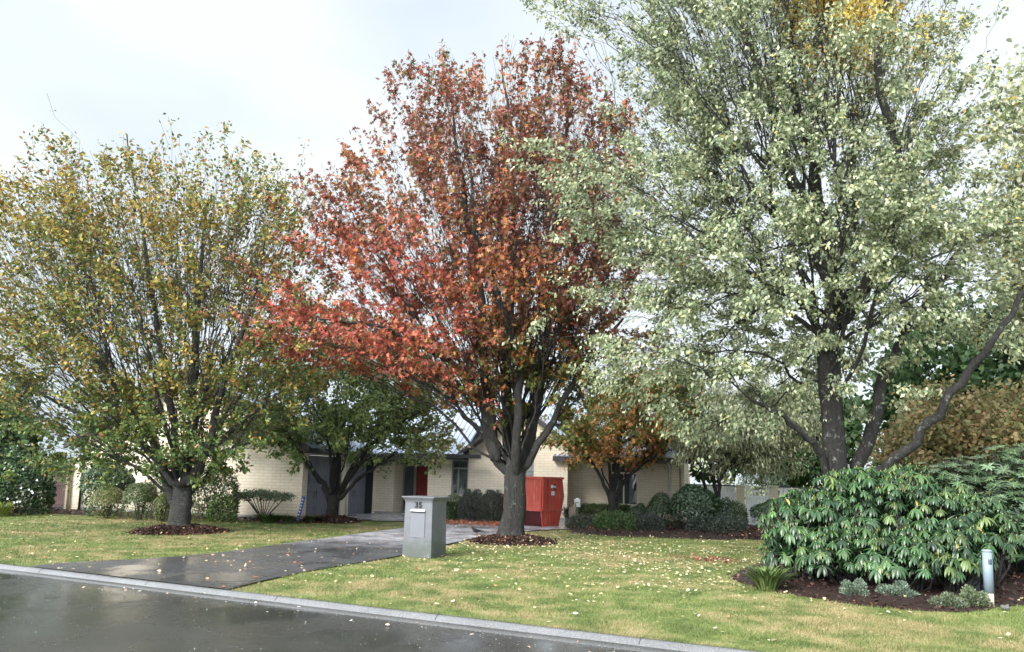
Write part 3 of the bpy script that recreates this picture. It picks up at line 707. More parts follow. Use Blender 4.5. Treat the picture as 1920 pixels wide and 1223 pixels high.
# roofs
def roof_plane(a, b, c, d, th=.06, rib=.2):
    """a->b along the eave, d->c along the ridge"""
    a, b, c, d = [np.array(q, float) for q in (a, b, c, d)]
    n = np.cross(b-a, d-a); n /= np.linalg.norm(n); n = n if n[2] > 0 else -n
    m = MB(); m.prism([a, b, c, d], -n*th)
    L = np.linalg.norm(b-a); k = int(L/rib)
    u = (b-a)/L*.018
    for i in range(k+1):
        t = min(max(i/k, .004), .996); p = a+(b-a)*t; q = d+(c-d)*t
        m.prism([p-u, p+u, q+u, q-u], n*.035)
    return m
def join(*ms):
    r = MB()
    for m in ms:
        b = len(r.v); r.v += m.v; r.f += [[b+i for i in f] for f in m.f]
    return r
rf = join(
    roof_plane((-2.0, 5.4, 2.52), (3.95, 5.4, 2.52), (3.95, 10.5, 5.46), (-4.0, 10.5, 5.46)),
    roof_plane((3.96, 8.0, 4.02), (8.4, 8.0, 4.02), (8.4, 10.5, 5.46), (3.96, 10.5, 5.46)),
    roof_plane((8.4, 15.7, 2.5), (-4, 15.7, 2.5), (-4, 10.5, 5.46), (8.4, 10.5, 5.46)))
main_roof = rf.build('roof', M['roof'], H)
rg = join(roof_plane((.42, -.35, 2.44), (.42, 12, 2.44), (-4.65, 12, 5.27), (-4.65, -.35, 5.27)),
          roof_plane((-9.72, 12, 2.44), (-9.72, -.35, 2.44), (-4.65, -.35, 5.27), (-4.65, 12, 5.27)))
groof = rg.build('roof', M['roof'], H)
rr = join(roof_plane((3.72, 5.55, 2.48), (3.72, 9.2, 2.48), (6.3, 9.2, 4.49), (6.3, 5.55, 4.49)),
          roof_plane((8.5, 9.2, 2.775), (8.5, 5.55, 2.775), (6.3, 5.55, 4.49), (6.3, 9.2, 4.49)))
froof = rr.build('roof', M['roof'], H)
rw = join(roof_plane((7.6, 5.75, 2.52), (12.95, 5.75, 2.52), (12.95, 10.2, 4.2), (8.41, 10.2, 4.2)),
          roof_plane((12.95, 14, 2.6), (8.41, 14, 2.6), (8.41, 10.2, 4.2), (12.95, 10.2, 4.2)))
wroof = rw.build('roof', M['roof'], H)
# fascias, gutters, soffits
fm = MB(); fm.box(-.0, 5.36, 2.3, 3.4, 5.4, 2.5); fm.box(0, 5.42, 2.3, 3.9, 5.88, 2.33); fm.box(3.3, 5.24, 2.34, 4.75, 5.355, 2.5); fm.box(3.3, 5.25, 2.33, 4.0, 5.38, 2.36)
fm.build('fascia', M['fascia'], main_roof)
fm = MB(); fm.box(7.6, 5.62, 2.32, 12.95, 5.74, 2.5); fm.box(8.2, 5.76, 2.34, 12.95, 7.12, 2.37); fm.box(7.6, 5.76, 2.32, 7.7, 5.88, 2.5)
fm.build('fascia', M['fascia'], wroof)
fm = MB()
for s in (-1, 1):
    e = (3.66, 2.40) if s < 0 else (8.56, 2.70)
    fm.prism([(e[0], 5.42, e[1]-.06), (6.3, 5.42, 4.36), (6.3, 5.42, 4.56), (e[0], 5.42, e[1]+.12)], (0, .12, 0))
    fm.prism([(e[0], 5.5, e[1]-.09), (6.3, 5.5, 4.32), (6.3, 5.5, 4.36), (e[0], 5.5, e[1]-.06)], (0, .39, 0))
fm.build('fascia', M['fascia'], froof)
fm = MB()
for s in (-1, 1):
    x = -4.65+s*5.12; fm.prism([(x, -.47, 2.3), (-4.65, -.47, 5.14), (-4.65, -.47, 5.34), (x, -.47, 2.5)], (0, .11, 0))
fm.box(.43, -.4, 2.3, .52, 5.3, 2.46); fm.box(.02, -.3, 2.3, .42, 5.3, 2.33)
fm.build('fascia', M['fascia'], groof)
# garage doors
def garage_door(y0, y1, lab):
    x = -.34; m = MB(); m.box(x-.05, y0, 0, x, y1, 2.25); n = 4; rows = 4
    rh = 2.25/rows; cw = (y1-y0)/n
    for r_ in range(rows):
        m.box(x, y0, r_*rh+rh-.03, x+.012, y1, r_*rh+rh-.005)
        for c_ in range(n):
            a, b = y0+c_*cw+.07, y0+(c_+1)*cw-.07; z0, z1 = r_*rh+.09, (r_+1)*rh-.12
            m.box(x, a, z0, x+.02, b, z0+.03); m.box(x, a, z1-.03, x+.02, b, z1); m.box(x, a, z0+.031, x+.02, a+.03, z1-.031); m.box(x, b-.03, z0+.031, x+.02, b, z1-.031)
    d = m.build('garage_door', M['garage_door'], H); d['label'] = lab
    h = MB(); h.tube([(x+.012, (y0+y1)/2-.1, .9), (x+.06, (y0+y1)/2-.1, .9), (x+.06, (y0+y1)/2+.1, .9), (x+.012, (y0+y1)/2+.1, .9)], .012, 6); h.build('handle', M['dark_trim'], d)
garage_door(.35, 2.72, 'grey panelled garage door next to the end wall'); garage_door(3.5, 5.65, 'grey panelled garage door beside the brick pier')
jb = MB(); jb.box(-.42, 2.722, 0, -.02, 2.78, 2.25); jb.box(-.42, 5.6, 0, -.02, 5.657, 2.25); jb.builds('door_jamb', M['dark_trim'], H)
pm = MB(); pm.box(-.4, 2.79, 0, .03, 3.12, 2.25); pm.box(-.38, 3.13, 0, .0, 3.48, 2.25); pm.build('garage_post', M['cream'], H, .01)
dp = MB(); dp.tube([(.07, 3.2, .02), (.07, 3.2, 2.3)], .035, 10); dp.build('downpipe', M['cream'], H, smooth=True)
# entry
dm = MB(); dm.box(1.42, 6.86, .02, 2.16, 6.9, 2.0)
for i in range(5): dm.box(1.44+i*.145, 6.845, .05, 1.44+i*.145+.13, 6.859, 1.97)
fd = dm.build('front_door', M['red_door'], H)
hb = MB(); hb.tube([(2.08, 6.80, .85), (2.08, 6.80, 1.25)], .014, 8); hb.build('handle', M['grey_trim'], fd)
fr = MB(); fr.box(.8, 6.84, 0, .86, 6.92, 2.5); fr.box(1.3, 6.84, 0, 1.41, 6.92, 2.5); fr.box(2.17, 6.84, 0, 2.31, 6.92, 2.5); fr.box(.86, 6.84, 2.01, 2.3, 6.92, 2.1); fr.box(.86, 6.84, 0, 1.3, 6.92, .1)
fr.build('door_frame', M['grey_trim'], H)
sg = MB(); sg.box(.87, 6.875, .1, 1.29, 6.885, 2.0); sg.box(.87, 6.875, 2.11, 2.16, 6.885, 2.5)
sg.build('sidelight', M['glass'], H)
rmm = MB(); rmm.box(.8, 7.6, 0, 2.4, 7.62, 2.5); rmm.box(.8, 6.93, -.01, 2.4, 7.6, .01); rmm.box(.78, 6.92, 0, .8, 7.6, 2.5); rmm.box(2.4, 6.92, 0, 2.42, 7.6, 2.5)
rmm.build('hall', M['room'], H)
st = MB(); st.box(.82, 5.6, .0, 2.3, 6.84, .06); st.build('doorstep', M['concrete'], H)
def window(x0, x1, y, z0, z1, transom, mull, curtain=False, fmat='grey_trim'):
    f = MB(); t = .055
    f.box(x0, y+.03, z0, x0+t, y+.12, z1); f.box(x1-t, y+.03, z0, x1, y+.12, z1); f.box(x0+t, y+.03, z0, x1-t, y+.12, z0+t); f.box(x0+t, y+.03, z1-t, x1-t, y+.12, z1)
    if transom: f.box(x0+t, y+.032, transom-.035, x1-t, y+.118, transom+.035)
    for mx_ in mull: f.box(mx_-.028, y+.034, z0+t, mx_+.028, y+.116, (transom or z1)-.036)
    w = f.build('window', M[fmat], H)
    g = MB(); g.box(x0+t, y+.07, z0+t, x1-t, y+.076, z1-t); g.build('pane', M['glass'], w)
    s = MB(); s.box(x0-.04, y-.05, z0-.06, x1+.04, y+.028, z0-.004); s.build('sill', M['cream'], w)
    r = MB(); r.box(x0, y+1.0, z0-.1, x1, y+1.02, z1+.1); r.box(x0-.02, y+.26, z0-.1, x0, y+1.0, z1+.1); r.box(x1, y+.26, z0-.1, x1+.02, y+1.0, z1+.1); r.box(x0, y+.26, z0-.12, x1, y+1, z0-.1); r.box(x0, y+.26, z1+.1, x1, y+1, z1+.12)
    r.build('room', M['room'], w)
    if curtain:
        for a, b in ((x0+.08, x0+.32), (x1-.36, x1-.2)):
            V = []; n = 24; F = []
            for i in range(n+1):
                x = a+(b-a)*i/n; V += [(x, y+.22+.02*math.sin(i*1.6), z0+.08), (x+(.06*(1) if a > (x0+x1)/2 else 0)*.0, y+.22+.02*math.sin(i*1.6), (transom or z1)-.05)]
            for i in range(n): F.append([2*i, 2*i+2, 2*i+3, 2*i+1])
            npmesh('curtain', np.array(V), [np.array(F)], M['curtain'], w, smooth=True)
window(3.33, 4.05, 5.9, .88, 2.3, 1.95, [3.62])
window(5.65, 6.79, 5.9, .88, 2.3, 1.95, [6.2])
window(9.66, 10.77, 7.13, .64, 2.34, 1.92, [10.2], True, 'cream')
dp = MB(); dp.tube([(12.0, 7.07, .1), (12.0, 7.07, 2.2), (12.0, 6.2, 2.33)], .04, 10); dp.build('downpipe', M['white'], H, smooth=True)
dp = MB(); dp.tube([(12.42, 7.07, .1), (12.42, 7.07, 2.3)], .035, 10); dp.build('downpipe', M['timber_post'], H, smooth=True)
dp = MB(); dp.tube([(-9.2, -.06, .05), (-9.2, -.06, 2.35)], .04, 10); dp.build('downpipe', M['dark_trim'], H, smooth=True)

# blue board leaning at the garage corner
def blue_board():
    b = P(559, 957, 25.3); e = empty('sign_board', (b[0], b[1], .25), R(-15), 'narrow blue upright board with white marks leaning by the garage corner', 'sign')
    m = MB(); m.prism([(-.055, -.02, -.25), (.055, -.02, -.25), (.055+.12, .1, .58), (-.055+.12, .1, .58)], (0, .03, 0)); m.build('board', paint('blue_board', (.03, .09, .33), .4), e)
    m = MB()
    for k in range(6):
        z = -.05+k*.1; f_ = (z+.25)/.83
        m.box(-.02+.12*f_, -.03+.12*f_, z, .02+.12*f_, -.022+.12*f_, z+.045)
    m.builds('letter', M['white'], e)
blue_board()

# white fence, brick piers and gate to the right of the house
def fence_panel(x0, x1, lab):
    c = HW((x0+x1)/2, 7.2); e = empty('fence', c, R(-15), lab, 'fence', 'white board fence panels'); L = (x1-x0)/2
    m = MB(); n = int((x1-x0)/.15)
    for i in range(n):
        a = -L+(x1-x0)*i/n; m.box(a+.006, -.012+.004*(i % 2), .05, a+(x1-x0)/n-.006, .012+.004*(i % 2), 1.5)
    m.build('boards', M['white'], e)
    m = MB(); m.box(-L, -.05, 1.502, L, .05, 1.55); m.build('capping', M['dark_trim'], e)
    m = MB(); m.box(-L, .018, .3, L, .06, .38); m.box(-L, .018, 1.2, L, .06, 1.28); m.builds('rail', M['white'], e)
fence_panel(12.6, 14.5, 'white board fence panel between the house wall and the first brick pier')
fence_panel(16.1, 20.5, 'white board fence panel to the right of the white gate, half behind the rhododendron')
def pier(x, lab):
    c = HW(x, 7.2); e = empty('brick_pier', c, R(-15), lab, 'gate pier', 'brick gate piers')
    m = MB(); m.box(-.15, -.15, 0, .15, .15, 1.5); m.build('shaft', M['brick'], e); m = MB(); m.box(-.17, -.17, 1.502, .17, .17, 1.56); m.build('cap', M['cream'], e, .01)
pier(14.68, 'cream brick pier on the left side of the white gate'); pier(15.9, 'cream brick pier on the right side of the white gate')
def gate():
    x0, x1 = 14.87, 15.72; c = HW((x0+x1)/2, 7.2); e = empty('garden_gate', c, R(-15), 'white timber gate with a dipped top rail and open slats between brick piers', 'gate'); L = (x1-x0)/2
    m = MB(); m.box(-L, -.03, .03, -L+.08, .03, 1.56); m.box(L-.08, -.03, .03, L, .03, 1.56); m.box(-L+.08, -.028, 1.06, L-.08, .028, 1.16); m.box(-L+.08, -.028, .05, L-.08, .028, .15)
    n = 14; pts = []
    for i in range(n+1):
        x = -L+.08+(2*L-.16)*i/n; u = (x/(L-.08)); pts.append((x, 1.30+.2*u*u))
    for i in range(n): m.prism([(pts[i][0], -.03, pts[i][1]), (pts[i+1][0], -.03, pts[i+1][1]), (pts[i+1][0], -.03, pts[i+1][1]+.07), (pts[i][0], -.03, pts[i][1]+.07)], (0, .06, 0))
    m.build('gate_frame', M['white'], e)
    m = MB()
    for i in range(6):
        m.box(-L+.08+.001+i*.115, -.01, .152, -L+.08+i*.115+.108, .01, 1.058)
    m.build('panel', M['white'], e)
    for i in range(6):
        x = -L+.13+i*(2*L-.26)/5; u = x/(L-.08); s = MB(); s.box(x-.022, -.015, 1.162, x+.022, .015, 1.298+.2*u*u); s.build('slat', M['white'], e)
gate()

# side gate and fence at the far left
def left_gate():
    x0, x1 = -10.75, -9.75; c = HW((x0+x1)/2, -.05); L = .45
    e = empty('side_gate', c, R(-15), 'tall dark brown timber side gate between pale posts at the left end of the house', 'gate')
    m = MB()
    for i in range(8): m.box(-L+.1+i*.088, -.015, .12, -L+.1+i*.088+.08, .015, 1.72)
    m.build('boards', M['timber'], e)
    m = MB(); m.box(-L+.06, -.04, .92, L-.04, -.016, 1.02); m.box(-L+.06, -.04, .2, L-.04, -.016, .28); m.box(-L+.06, -.04, 1.6, L-.04, -.016, 1.68); m.builds('rail', M['timber'], e)
    for s, w_ in ((-1, .1), (1, .05)):
        m = MB(); m.box(s*L-w_, -.06, 0, s*L+w_, .06, 1.95); m.build('post', M['timber_post'], e)
left_gate()
def left_fence():
    c = HW(-11.6, -.02); e = empty('fence', c, R(-15), 'short pale board fence panel between the left hedge and the brown side gate', 'fence')
    m = MB()
    for i in range(9): m.box(-.7+i*.155, -.012, .25, -.7+i*.155+.148, .012, 1.75)
    m.build('boards', M['cream'], e); m = MB(); m.box(-.72, -.03, 0, .72, .03, .248); m.build('plinth', M['timber_post'], e)
left_fence()

# ------------------------------------------------------------------ stone mailbox with the number
def mailbox():
    a = G(753.5, 1042.5); b = G(808, 1047); wd = np.linalg.norm(b-a); yaw = math.atan2(b[1]-a[1], b[0]-a[0])
    c = (a+b)/2; e = empty('mailbox', (c[0], c[1], 0), yaw, 'grey rendered mailbox pillar with flared top and black number 35 beside the driveway', 'mailbox')
    mt, nt, bs, o = newmat('grey_render')
    cc = ramp(nt, noise(nt, 2.5, 6, .6), [(.3, (.105, .112, .125)), (.7, (.145, .153, .17))])
    z = nt.nodes.new('ShaderNodeSeparateXYZ'); tcn = nt.nodes.new('ShaderNodeTexCoord'); nt.links.new(tcn.outputs['Object'], z.inputs[0])
    dz = nt.nodes.new('ShaderNodeMath'); dz.operation = 'MULTIPLY_ADD'; nt.links.new(noise(nt, 5, 5, .7), dz.inputs[0]); dz.inputs[1].default_value = .5; nt.links.new(z.outputs[2], dz.inputs[2])
    cc = mixc(nt, ramp(nt, dz.outputs[0], [(.42, g3(.75)), (.62, g3(0))]), cc, (.07, .085, .07))
    f = ramp(nt, noise(nt, 6, 4, .6), [(.62, g3(0)), (.72, g3(.6))]); cc = mixc(nt, f, cc, (.22, .22, .22)); cc = mixc(nt, .5, cc, ramp(nt, noise(nt, 3, 5, .7, mapping(nt, (2.5, 2.5, 1.2))), [(.35, g3(.75)), (.6, g3(1.1))]), 'MULTIPLY')
    nt.links.new(cc, bs.inputs['Base Color']); bs.inputs['Roughness'].default_value = .5; bump(nt, bs, noise(nt, 60, 4), .15, .004)
    w2 = wd/2; D = .56; hN = 1.09; hT = 1.19; x0, x1 = w2*.94, w2*1.12
    def ring(hx, y0, y1, z): return [(-hx, y0, z), (hx, y0, z), (hx, y1, z), (-hx, y1, z)]
    rings = [ring(w2, 0, D, -.03), ring(x0, .012, D-.012, hN-.02), ring(x0+.012, .0, D, hN+.02), ring(x1+.0, -.045, D+.045, hT-.02), ring(x1, -.045, D+.045, hT), ring(x1-.05, 0, D, hT+.004)]
    m = MB()
    for r_ in rings: m.v += r_
    for i in range(len(rings)-1):
        for k in range(4): k2 = (k+1) % 4; m.f.append([i*4+k, i*4+k2, i*4+4+k2, i*4+4+k])
    m.f.append([len(m.v)-4+k for k in range(4)])
    m.build('pillar', mt, e, .012)
    m = MB(); m.box(-.17, -.006, .38, .17, .012, .86); m.build('front_panel', paint('panel_grey', (.15, .158, .18), .4, .06), e, .003)
    m = MB(); m.prism([(-.17, -.002, .935), (-.17, -.035, .905), (-.17, -.035, .9), (-.17, -.002, .9)], (.34, 0, 0)); m.build('slot_flap', M['white'], e)
    m = MB(); m.box(-.165, -.008, .865, .165, .014, .899); m.build('slot', M['dark_trim'], e)
    cu = bpy.data.curves.new('number', 'FONT'); cu.body = '35'; cu.size = .155; cu.align_x = 'CENTER'; cu.extrude = .006; cu.offset = .004; cu.space_character = 1.15
    to = bpy.data.objects.new('number_text', cu); COL.objects.link(to)
    bpy.context.view_layer.update(); me = bpy.data.meshes.new_from_object(to.evaluated_get(bpy.context.evaluated_depsgraph_get())); bpy.data.objects.remove(to)
    me.materials.clear(); me.materials.append(paint('black_number', (.008, .008, .008), .4)); no = bpy.data.objects.new('house_number', me); COL.objects.link(no); no.parent = e
    no.location = (0, -.004, .975); no.rotation_euler = (R(90), 0, 0)
mailbox()

# ------------------------------------------------------------------ red skip
def skip():
    c = G(1014, 989); yaw = R(-33)
    e = empty('skip_bin', (c[0], c[1], .02), yaw, 'red steel waste skip with a tapered base standing behind the red tree', 'skip')
    mt, nt, bs, o = newmat('skip_red')
    cc = ramp(nt, noise(nt, 1.5, 6, .6), [(.3, (.42, .055, .04)), (.7, (.55, .09, .06))])
    v = mapping(nt, (22, 22, 1.2)); st_ = ramp(nt, noise(nt, 1.2, 5, .7, v), [(.55, g3(0)), (.7, g3(.6))]); cc = mixc(nt, st_, cc, (.72, .40, .33))
    rs = ramp(nt, noise(nt, 5, 8, .75), [(.6, g3(0)), (.7, g3(.8))]); cc = mixc(nt, rs, cc, (.2, .055, .03))
    nt.links.new(cc, bs.inputs['Base Color']); bs.inputs['Roughness'].default_value = .45; bump(nt, bs, noise(nt, 8, 6), .2, .01)
    Wd, Ln = 1.55, 1.5
    # end profile (y = across, z), body runs along -x from the visible corner at (0,0)
    pr = [(-.03, .5), (-.03, .56), (0, .58), (.03, 1.6), (Wd-.1, 1.6), (Wd+.04, .98), (Wd-.12, .56), (Wd-.12, .5)]
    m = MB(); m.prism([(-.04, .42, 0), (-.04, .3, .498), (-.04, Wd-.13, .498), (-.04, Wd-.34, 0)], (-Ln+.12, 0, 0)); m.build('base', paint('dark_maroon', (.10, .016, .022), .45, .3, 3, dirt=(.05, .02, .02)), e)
    m = MB(); m.prism([(0, y, z) for y, z in pr], (-Ln, 0, 0)); body = m.build('body', mt, e, .008)
    m = MB(); m.prism([(.001, .13, .0), (.001, .0, .498), (.001, Wd-.13, .498), (.001, Wd-.34, 0)], (-.035, 0, 0)); m.build('end_plate', mt, e)
    m = MB(); m.box(-Ln-.03, -.01, 1.58, .04, Wd-.06, 1.66); m.build('rim', mt, e, .01)
    m = MB()
    for y in (.02, .42, 1.16): m.box(.0, y, .58, .06, y+.05, 1.578)
    m.box(.0, .0, .5, .05, Wd-.12, .56)
    for x in (-Ln+.0, -.06): m.prism([(x, -.002, .58), (x+.06, -.002, .58), (x+.06, .028, 1.578), (x, .028, 1.578)], (0, -.03, 0))
    m.builds('rib', mt, e)
    m = MB()
    for y in (.25, .5, .75, 1.0): m.prism([(.002, y, .03), (.002, y+.035, .03), (.002, y+.035, .49), (.002, y, .49)], (.03, 0, 0))
    m.builds('rib', mt, e)
    m = MB(); m.box(.001, .62, 1.28, .006, .8, 1.38); m.box(.001, .66, 1.03, .006, .88, 1.17); m.builds('sticker', M['white'], e)
    m = MB(); m.box(.001, .81, 1.22, .007, .98, 1.42); m.builds('sticker', M['dark_trim'], e); m = MB(); m.box(.0072, .82, 1.28, .009, .97, 1.36); m.box(.0062, .74, 1.08, .008, .84, 1.10); m.builds('sticker', paint('sticker_print', (.55, .6, .75), .4), e)
    m = MB(); m.tube([(-.3, .9, -.02), (-.3, .9, .02)], .05, 8); m.box(-Ln+.1, .2, -.02, -.1, Wd-.4, -.001); m.build('skid', M['dark_trim'], e)
skip()

# white letterbox and stone beside the skip
def letterbox():
    b = P(1083, 950, 27.5); e = empty('letterbox', (b[0], b[1], 0), R(-15), 'small white letterbox on a post beside the red skip', 'letterbox')
    m = MB(); m.box(-.1, -.12, .62, .1, .12, .85); m.prism([(-.11, -.13, .852), (.11, -.13, .852), (.11, -.13, .88), (0, -.13, .95), (-.11, -.13, .88)], (0, .26, 0)); m.build('box', M['white'], e, .005)
    m = MB(); m.box(-.06, -.125, .77, .06, -.121, .795); m.build('slot', M['dark_trim'], e); m = MB(); m.box(-.03, -.03, 0, .03, .03, .618); m.build('post', M['grey_trim'], e)
letterbox()
def rock(px, py, Y, h, wd, lab, mat, nm='boulder'):
    b = P(px, py, Y); import bmesh
    bm = bmesh.new(); bmesh.ops.create_icosphere(bm, subdivisions=3, radius=1)
    for v in bm.verts:
        n = 1+.18*math.sin(v.co.x*4+px)+.12*math.sin(v.co.y*5+v.co.z*4); v.co = Vector((v.co.x*wd*n, v.co.y*wd*n*.8, (v.co.z+.85)*h/1.85*n))
    me = bpy.data.meshes.new(nm); bm.to_mesh(me); bm.free(); me.materials.append(mat)
    for p in me.polygons: p.use_smooth = True
    o = bpy.data.objects.new(nm, me); COL.objects.link(o); o.location = (b[0], b[1], 0); tag(o, lab, 'rock')
stone = paint('stone', (.33, .27, .2), .8, .3, 5)
rock(1074, 974, 27.2, .68, .13, 'upright tan stone between the red skip and the white letterbox', stone)
rock(1884, 1128, 10.35, .07, .05, 'small grey stone at the bed edge right of the pale marker post', paint('grey_stone', (.12, .12, .115), .8, .3, 8), 'stone')

# marker post and service cabinet under the rhododendron
def marker():
    b = G(1856, 1137); e = empty('marker_post', (b[0], b[1], 0), 0, 'pale blue-grey plastic marker post with small black printing at the bed edge', 'marker post')
    body = paint('pale_blue_plastic', (.22, .28, .34), .35, .06)
    m = MB(); m.tube([(0, 0, .18), (0, 0, .74)], .062, 20); m.build('tube', body, e, smooth=True)
    m = MB(); m.tube([(0, 0, -.02), (0, 0, .178)], .055, 20); m.build('base', M['cream'], e, smooth=True)
    m = MB(); m.tube([(0, 0, .741), (0, 0, .76), (0, 0, .775)], [.066, .066, .04], 20); m.build('cap', body, e, smooth=True)
    m = MB()
    # small row of printed strokes round the front of the tube
    for k in range(5):
        an = R(-112+k*11); x, y = .0635*math.cos(an), .0635*math.sin(an); tx, ty = -math.sin(an)*.0035, math.cos(an)*.0035
        m.prism([(x-tx, y-ty, .58), (x+tx, y+ty, .58), (x+tx, y+ty, .635 if k % 2 else .65), (x-tx, y-ty, .635 if k % 2 else .65)], (x*.02, y*.02, 0))
        m.prism([(x-tx*1.6, y-ty*1.6, .575), (x+tx*1.6, y+ty*1.6, .575), (x+tx*1.6, y+ty*1.6, .582), (x-tx*1.6, y-ty*1.6, .582)], (x*.03, y*.03, 0))
    m.builds('printed_stroke', M['dark_trim'], e)
marker()
def cabinet():
    b = G(1826, 1118); e = empty('service_cabinet', (b[0], b[1], 0), R(-8), 'dark green service cabinet half hidden under the rhododendron beside the marker post', 'service box')
    gm = paint('dark_green_metal', (.012, .03, .035), .4)
    m = MB(); m.box(-.26, 0, 0, .1, .3, .62); m.build('body', gm, e, .01); m = MB(); m.box(-.28, -.02, .622, .12, .32, .66); m.build('lid', gm, e, .012)
    m = MB(); m.box(-.24, -.008, .05, .08, -.001, .6); m.build('door', gm, e)
cabinet()

# blackbird
def bird():
    b = G(893, 1004, .02); e = empty('blackbird', (b[0], b[1], .02), R(190), 'small black bird standing on the wet paving left of the red tree', 'bird')
    s = 1.35
    pts = [(-.15, 0, .085), (-.11, 0, .088), (-.07, 0, .09), (-.03, 0, .088), (.02, 0, .095), (.055, 0, .118), (.075, 0, .145), (.095, 0, .16), (.112, 0, .158), (.122, 0, .153)]
    rad = [.008, .012, .02, .032, .038, .034, .024, .022, .014, .004]
    bm_ = paint('black_feathers', (.008, .008, .009), .5)
    m = MB(); m.tube([(x*s, y*s, z*s) for x, y, z in pts], [r*s for r in rad], 14); m.build('bird_body', bm_, e, smooth=True)
    m = MB(); m.prism([(-.22*s, -.022*s, .088*s), (-.1*s, -.018*s, .09*s), (-.1*s, .018*s, .09*s), (-.22*s, .022*s, .088*s)], (0, 0, .008)); m.build('tail', bm_, e)
    for sd in (-1, 1):
        m = MB(); m.prism([(.03*s, sd*.036*s, .115*s), (-.05*s, sd*.034*s, .11*s), (-.12*s, sd*.016*s, .085*s), (-.03*s, sd*.034*s, .07*s)], (0, sd*.006, 0)); m.build('wing', bm_, e)
        m = MB(); m.tube([(.0, sd*.018*s, .065*s), (.008*s, sd*.02*s, .035*s), (0, sd*.02*s, .003)], .003*s, 5); m.tube([(-.015*s, sd*.02*s, .002), (.025*s, sd*.02*s, .002)], .0025*s, 5); m.build('leg', M['timber'], e)
    m = MB(); m.tube([(.118*s, 0, .154*s), (.148*s, 0, .149*s)], [.005*s, .001], 6); m.build('beak', paint('beak', (.6, .3, .04), .4), e)
bird()
# ------------------------------------------------------------------ shrubs and clumps
def shrub(label, x0, x1, ytop, ybase, Y, cols, wts, n=2600, size=.07, kind='oval', name='shrub', seed=1, box=False, hang=.2, group=None, depth=None, mat='gloss_leaf', up=.4, lump=.16, stems=5, cat='shrub', inner=.45, zlift=0):
    rng = np.random.default_rng(seed+1000)
    a = P(x0, ybase, Y); b = P(x1, ybase, Y); top = P((x0+x1)/2, ytop, Y); cx = (a[0]+b[0])/2; w_ = (b[0]-a[0])/2; h = top[2]-zlift; d = depth or w_
    root = empty(name, (cx, Y, 0), 0, label, cat, group)
    if box:
        f = rng.integers(0, 4, n); u = rng.uniform(-1, 1, (n, 3)); 
        u[f == 0, 2] = 1; u[f == 1, 1] = -1; u[f == 2, 0] = np.sign(u[f == 2, 0]); q = 1-.25*rng.random((n, 1))**2
        u *= q; z = (u[:, 2]+1)/2*h; pos = np.stack([cx+u[:, 0]*w_, Y+u[:, 1]*d, z], 1)+rng.normal(size=(n, 3))*.02; dirn = u.copy()
    else:
        v = rng.normal(size=(n, 3)); v /= np.linalg.norm(v, axis=1, keepdims=True); v[:, 2] = np.where(rng.random(n) < .75, np.abs(v[:, 2]), v[:, 2])
        r = (inner+(1-inner)*rng.random(n)**.45)*(1+lump*(np.sin(v[:, 0]*5+seed)+np.sin(v[:, 1]*6+seed*2)+np.sin(v[:, 2]*7+seed*3))/2)
        pos = np.stack([cx+v[:, 0]*w_*r, Y+v[:, 1]*d*r, (np.maximum(zlift+h*.42+v[:, 2]*h*.58*r, .02) if zlift else np.abs(v[:, 2])**.8*h*r*.97+.01)], 1); dirn = v
        if not zlift:
            th = rng.random(n)*6.283; sd = rng.random(n) < .5; rho = np.where(sd, .8+.2*rng.random(n)**.6, rng.random(n)**.5)
            lm = 1+lump*.8*(np.sin(th*3+seed)+np.sin(th*5+seed*2)+np.sin(rho*6+th*2+seed))/2
            zt = h*np.sqrt(np.clip(1-rho**(2.3 if inner >= .6 else 3.0), .02, 1))*lm; fr = np.where(sd, rng.random(n), 1-(1-inner)*.6*rng.random(n)**1.5); zz = np.maximum(np.where(sd, (zt+.25*h*(rho > .8))*fr, zt*fr), .015)
            bul = 1+.06*np.sin(np.clip(zz/h, 0, 1)*3.1)
            pos = np.stack([cx+w_*rho*np.cos(th)*lm*bul*.97, Y+d*rho*np.sin(th)*lm*bul, np.minimum(zz, h*1.06)], 1)
            if inner >= .6:
                r = (.8+.2*rng.random(n)**.6)*(1+lump*.6*(np.sin(v[:, 0]*5+seed)+np.sin(v[:, 2]*6+seed*2)))
                pos = np.stack([cx+v[:, 0]*w_*r, Y+v[:, 1]*d*r, np.maximum(h*.46+v[:, 2]*h*.54*r, .01)], 1)
            dirn = v if inner >= .6 else np.stack([np.cos(th)*rho, np.sin(th)*rho, np.where(sd, .25, 1.0)], 1); dirn /= np.linalg.norm(dirn, axis=1, keepdims=True)
    ax = dirn*.8+rng.normal(size=(n, 3))*.6+np.array([0, 0, up-hang])
    if inner >= .6: ax = np.cross(dirn, rng.normal(size=(n, 3)))+dirn*.25
    col = palette(rng, n, cols, wts, .22)
    leaves('foliage', pos, ax, size*(.6+.7*rng.random(n)), col, kind, M[mat], root, dirn+rng.normal(size=(n, 3))*.45+np.array([0, 0, .4]), rng)
    if stems:
        m = MB()
        for k in range(stems):
            an = 2*math.pi*k/stems+seed; m.tube([(cx+.06*math.cos(an), Y+.06*math.sin(an), -.02), (cx+w_*.25*math.cos(an), Y+d*.25*math.sin(an), h*.35+zlift*.6), (cx+w_*.6*math.cos(an), Y+d*.6*math.sin(an), h*.75+zlift)], [.025, .018, .006], 5)
        m.build('stem', M['bark_dark'], root, world=True)
    return root
DK = [(.03, .06, .03), (.05, .095, .04), (.085, .135, .06)]; MG = [(.06, .1, .03), (.1, .15, .045), (.16, .2, .07)]; YG = [(.12, .16, .045), (.19, .22, .065), (.07, .1, .035)]
LV = [(.07, .085, .07), (.1, .11, .09), (.045, .06, .045)]; W3 = [3, 3, 1.5]
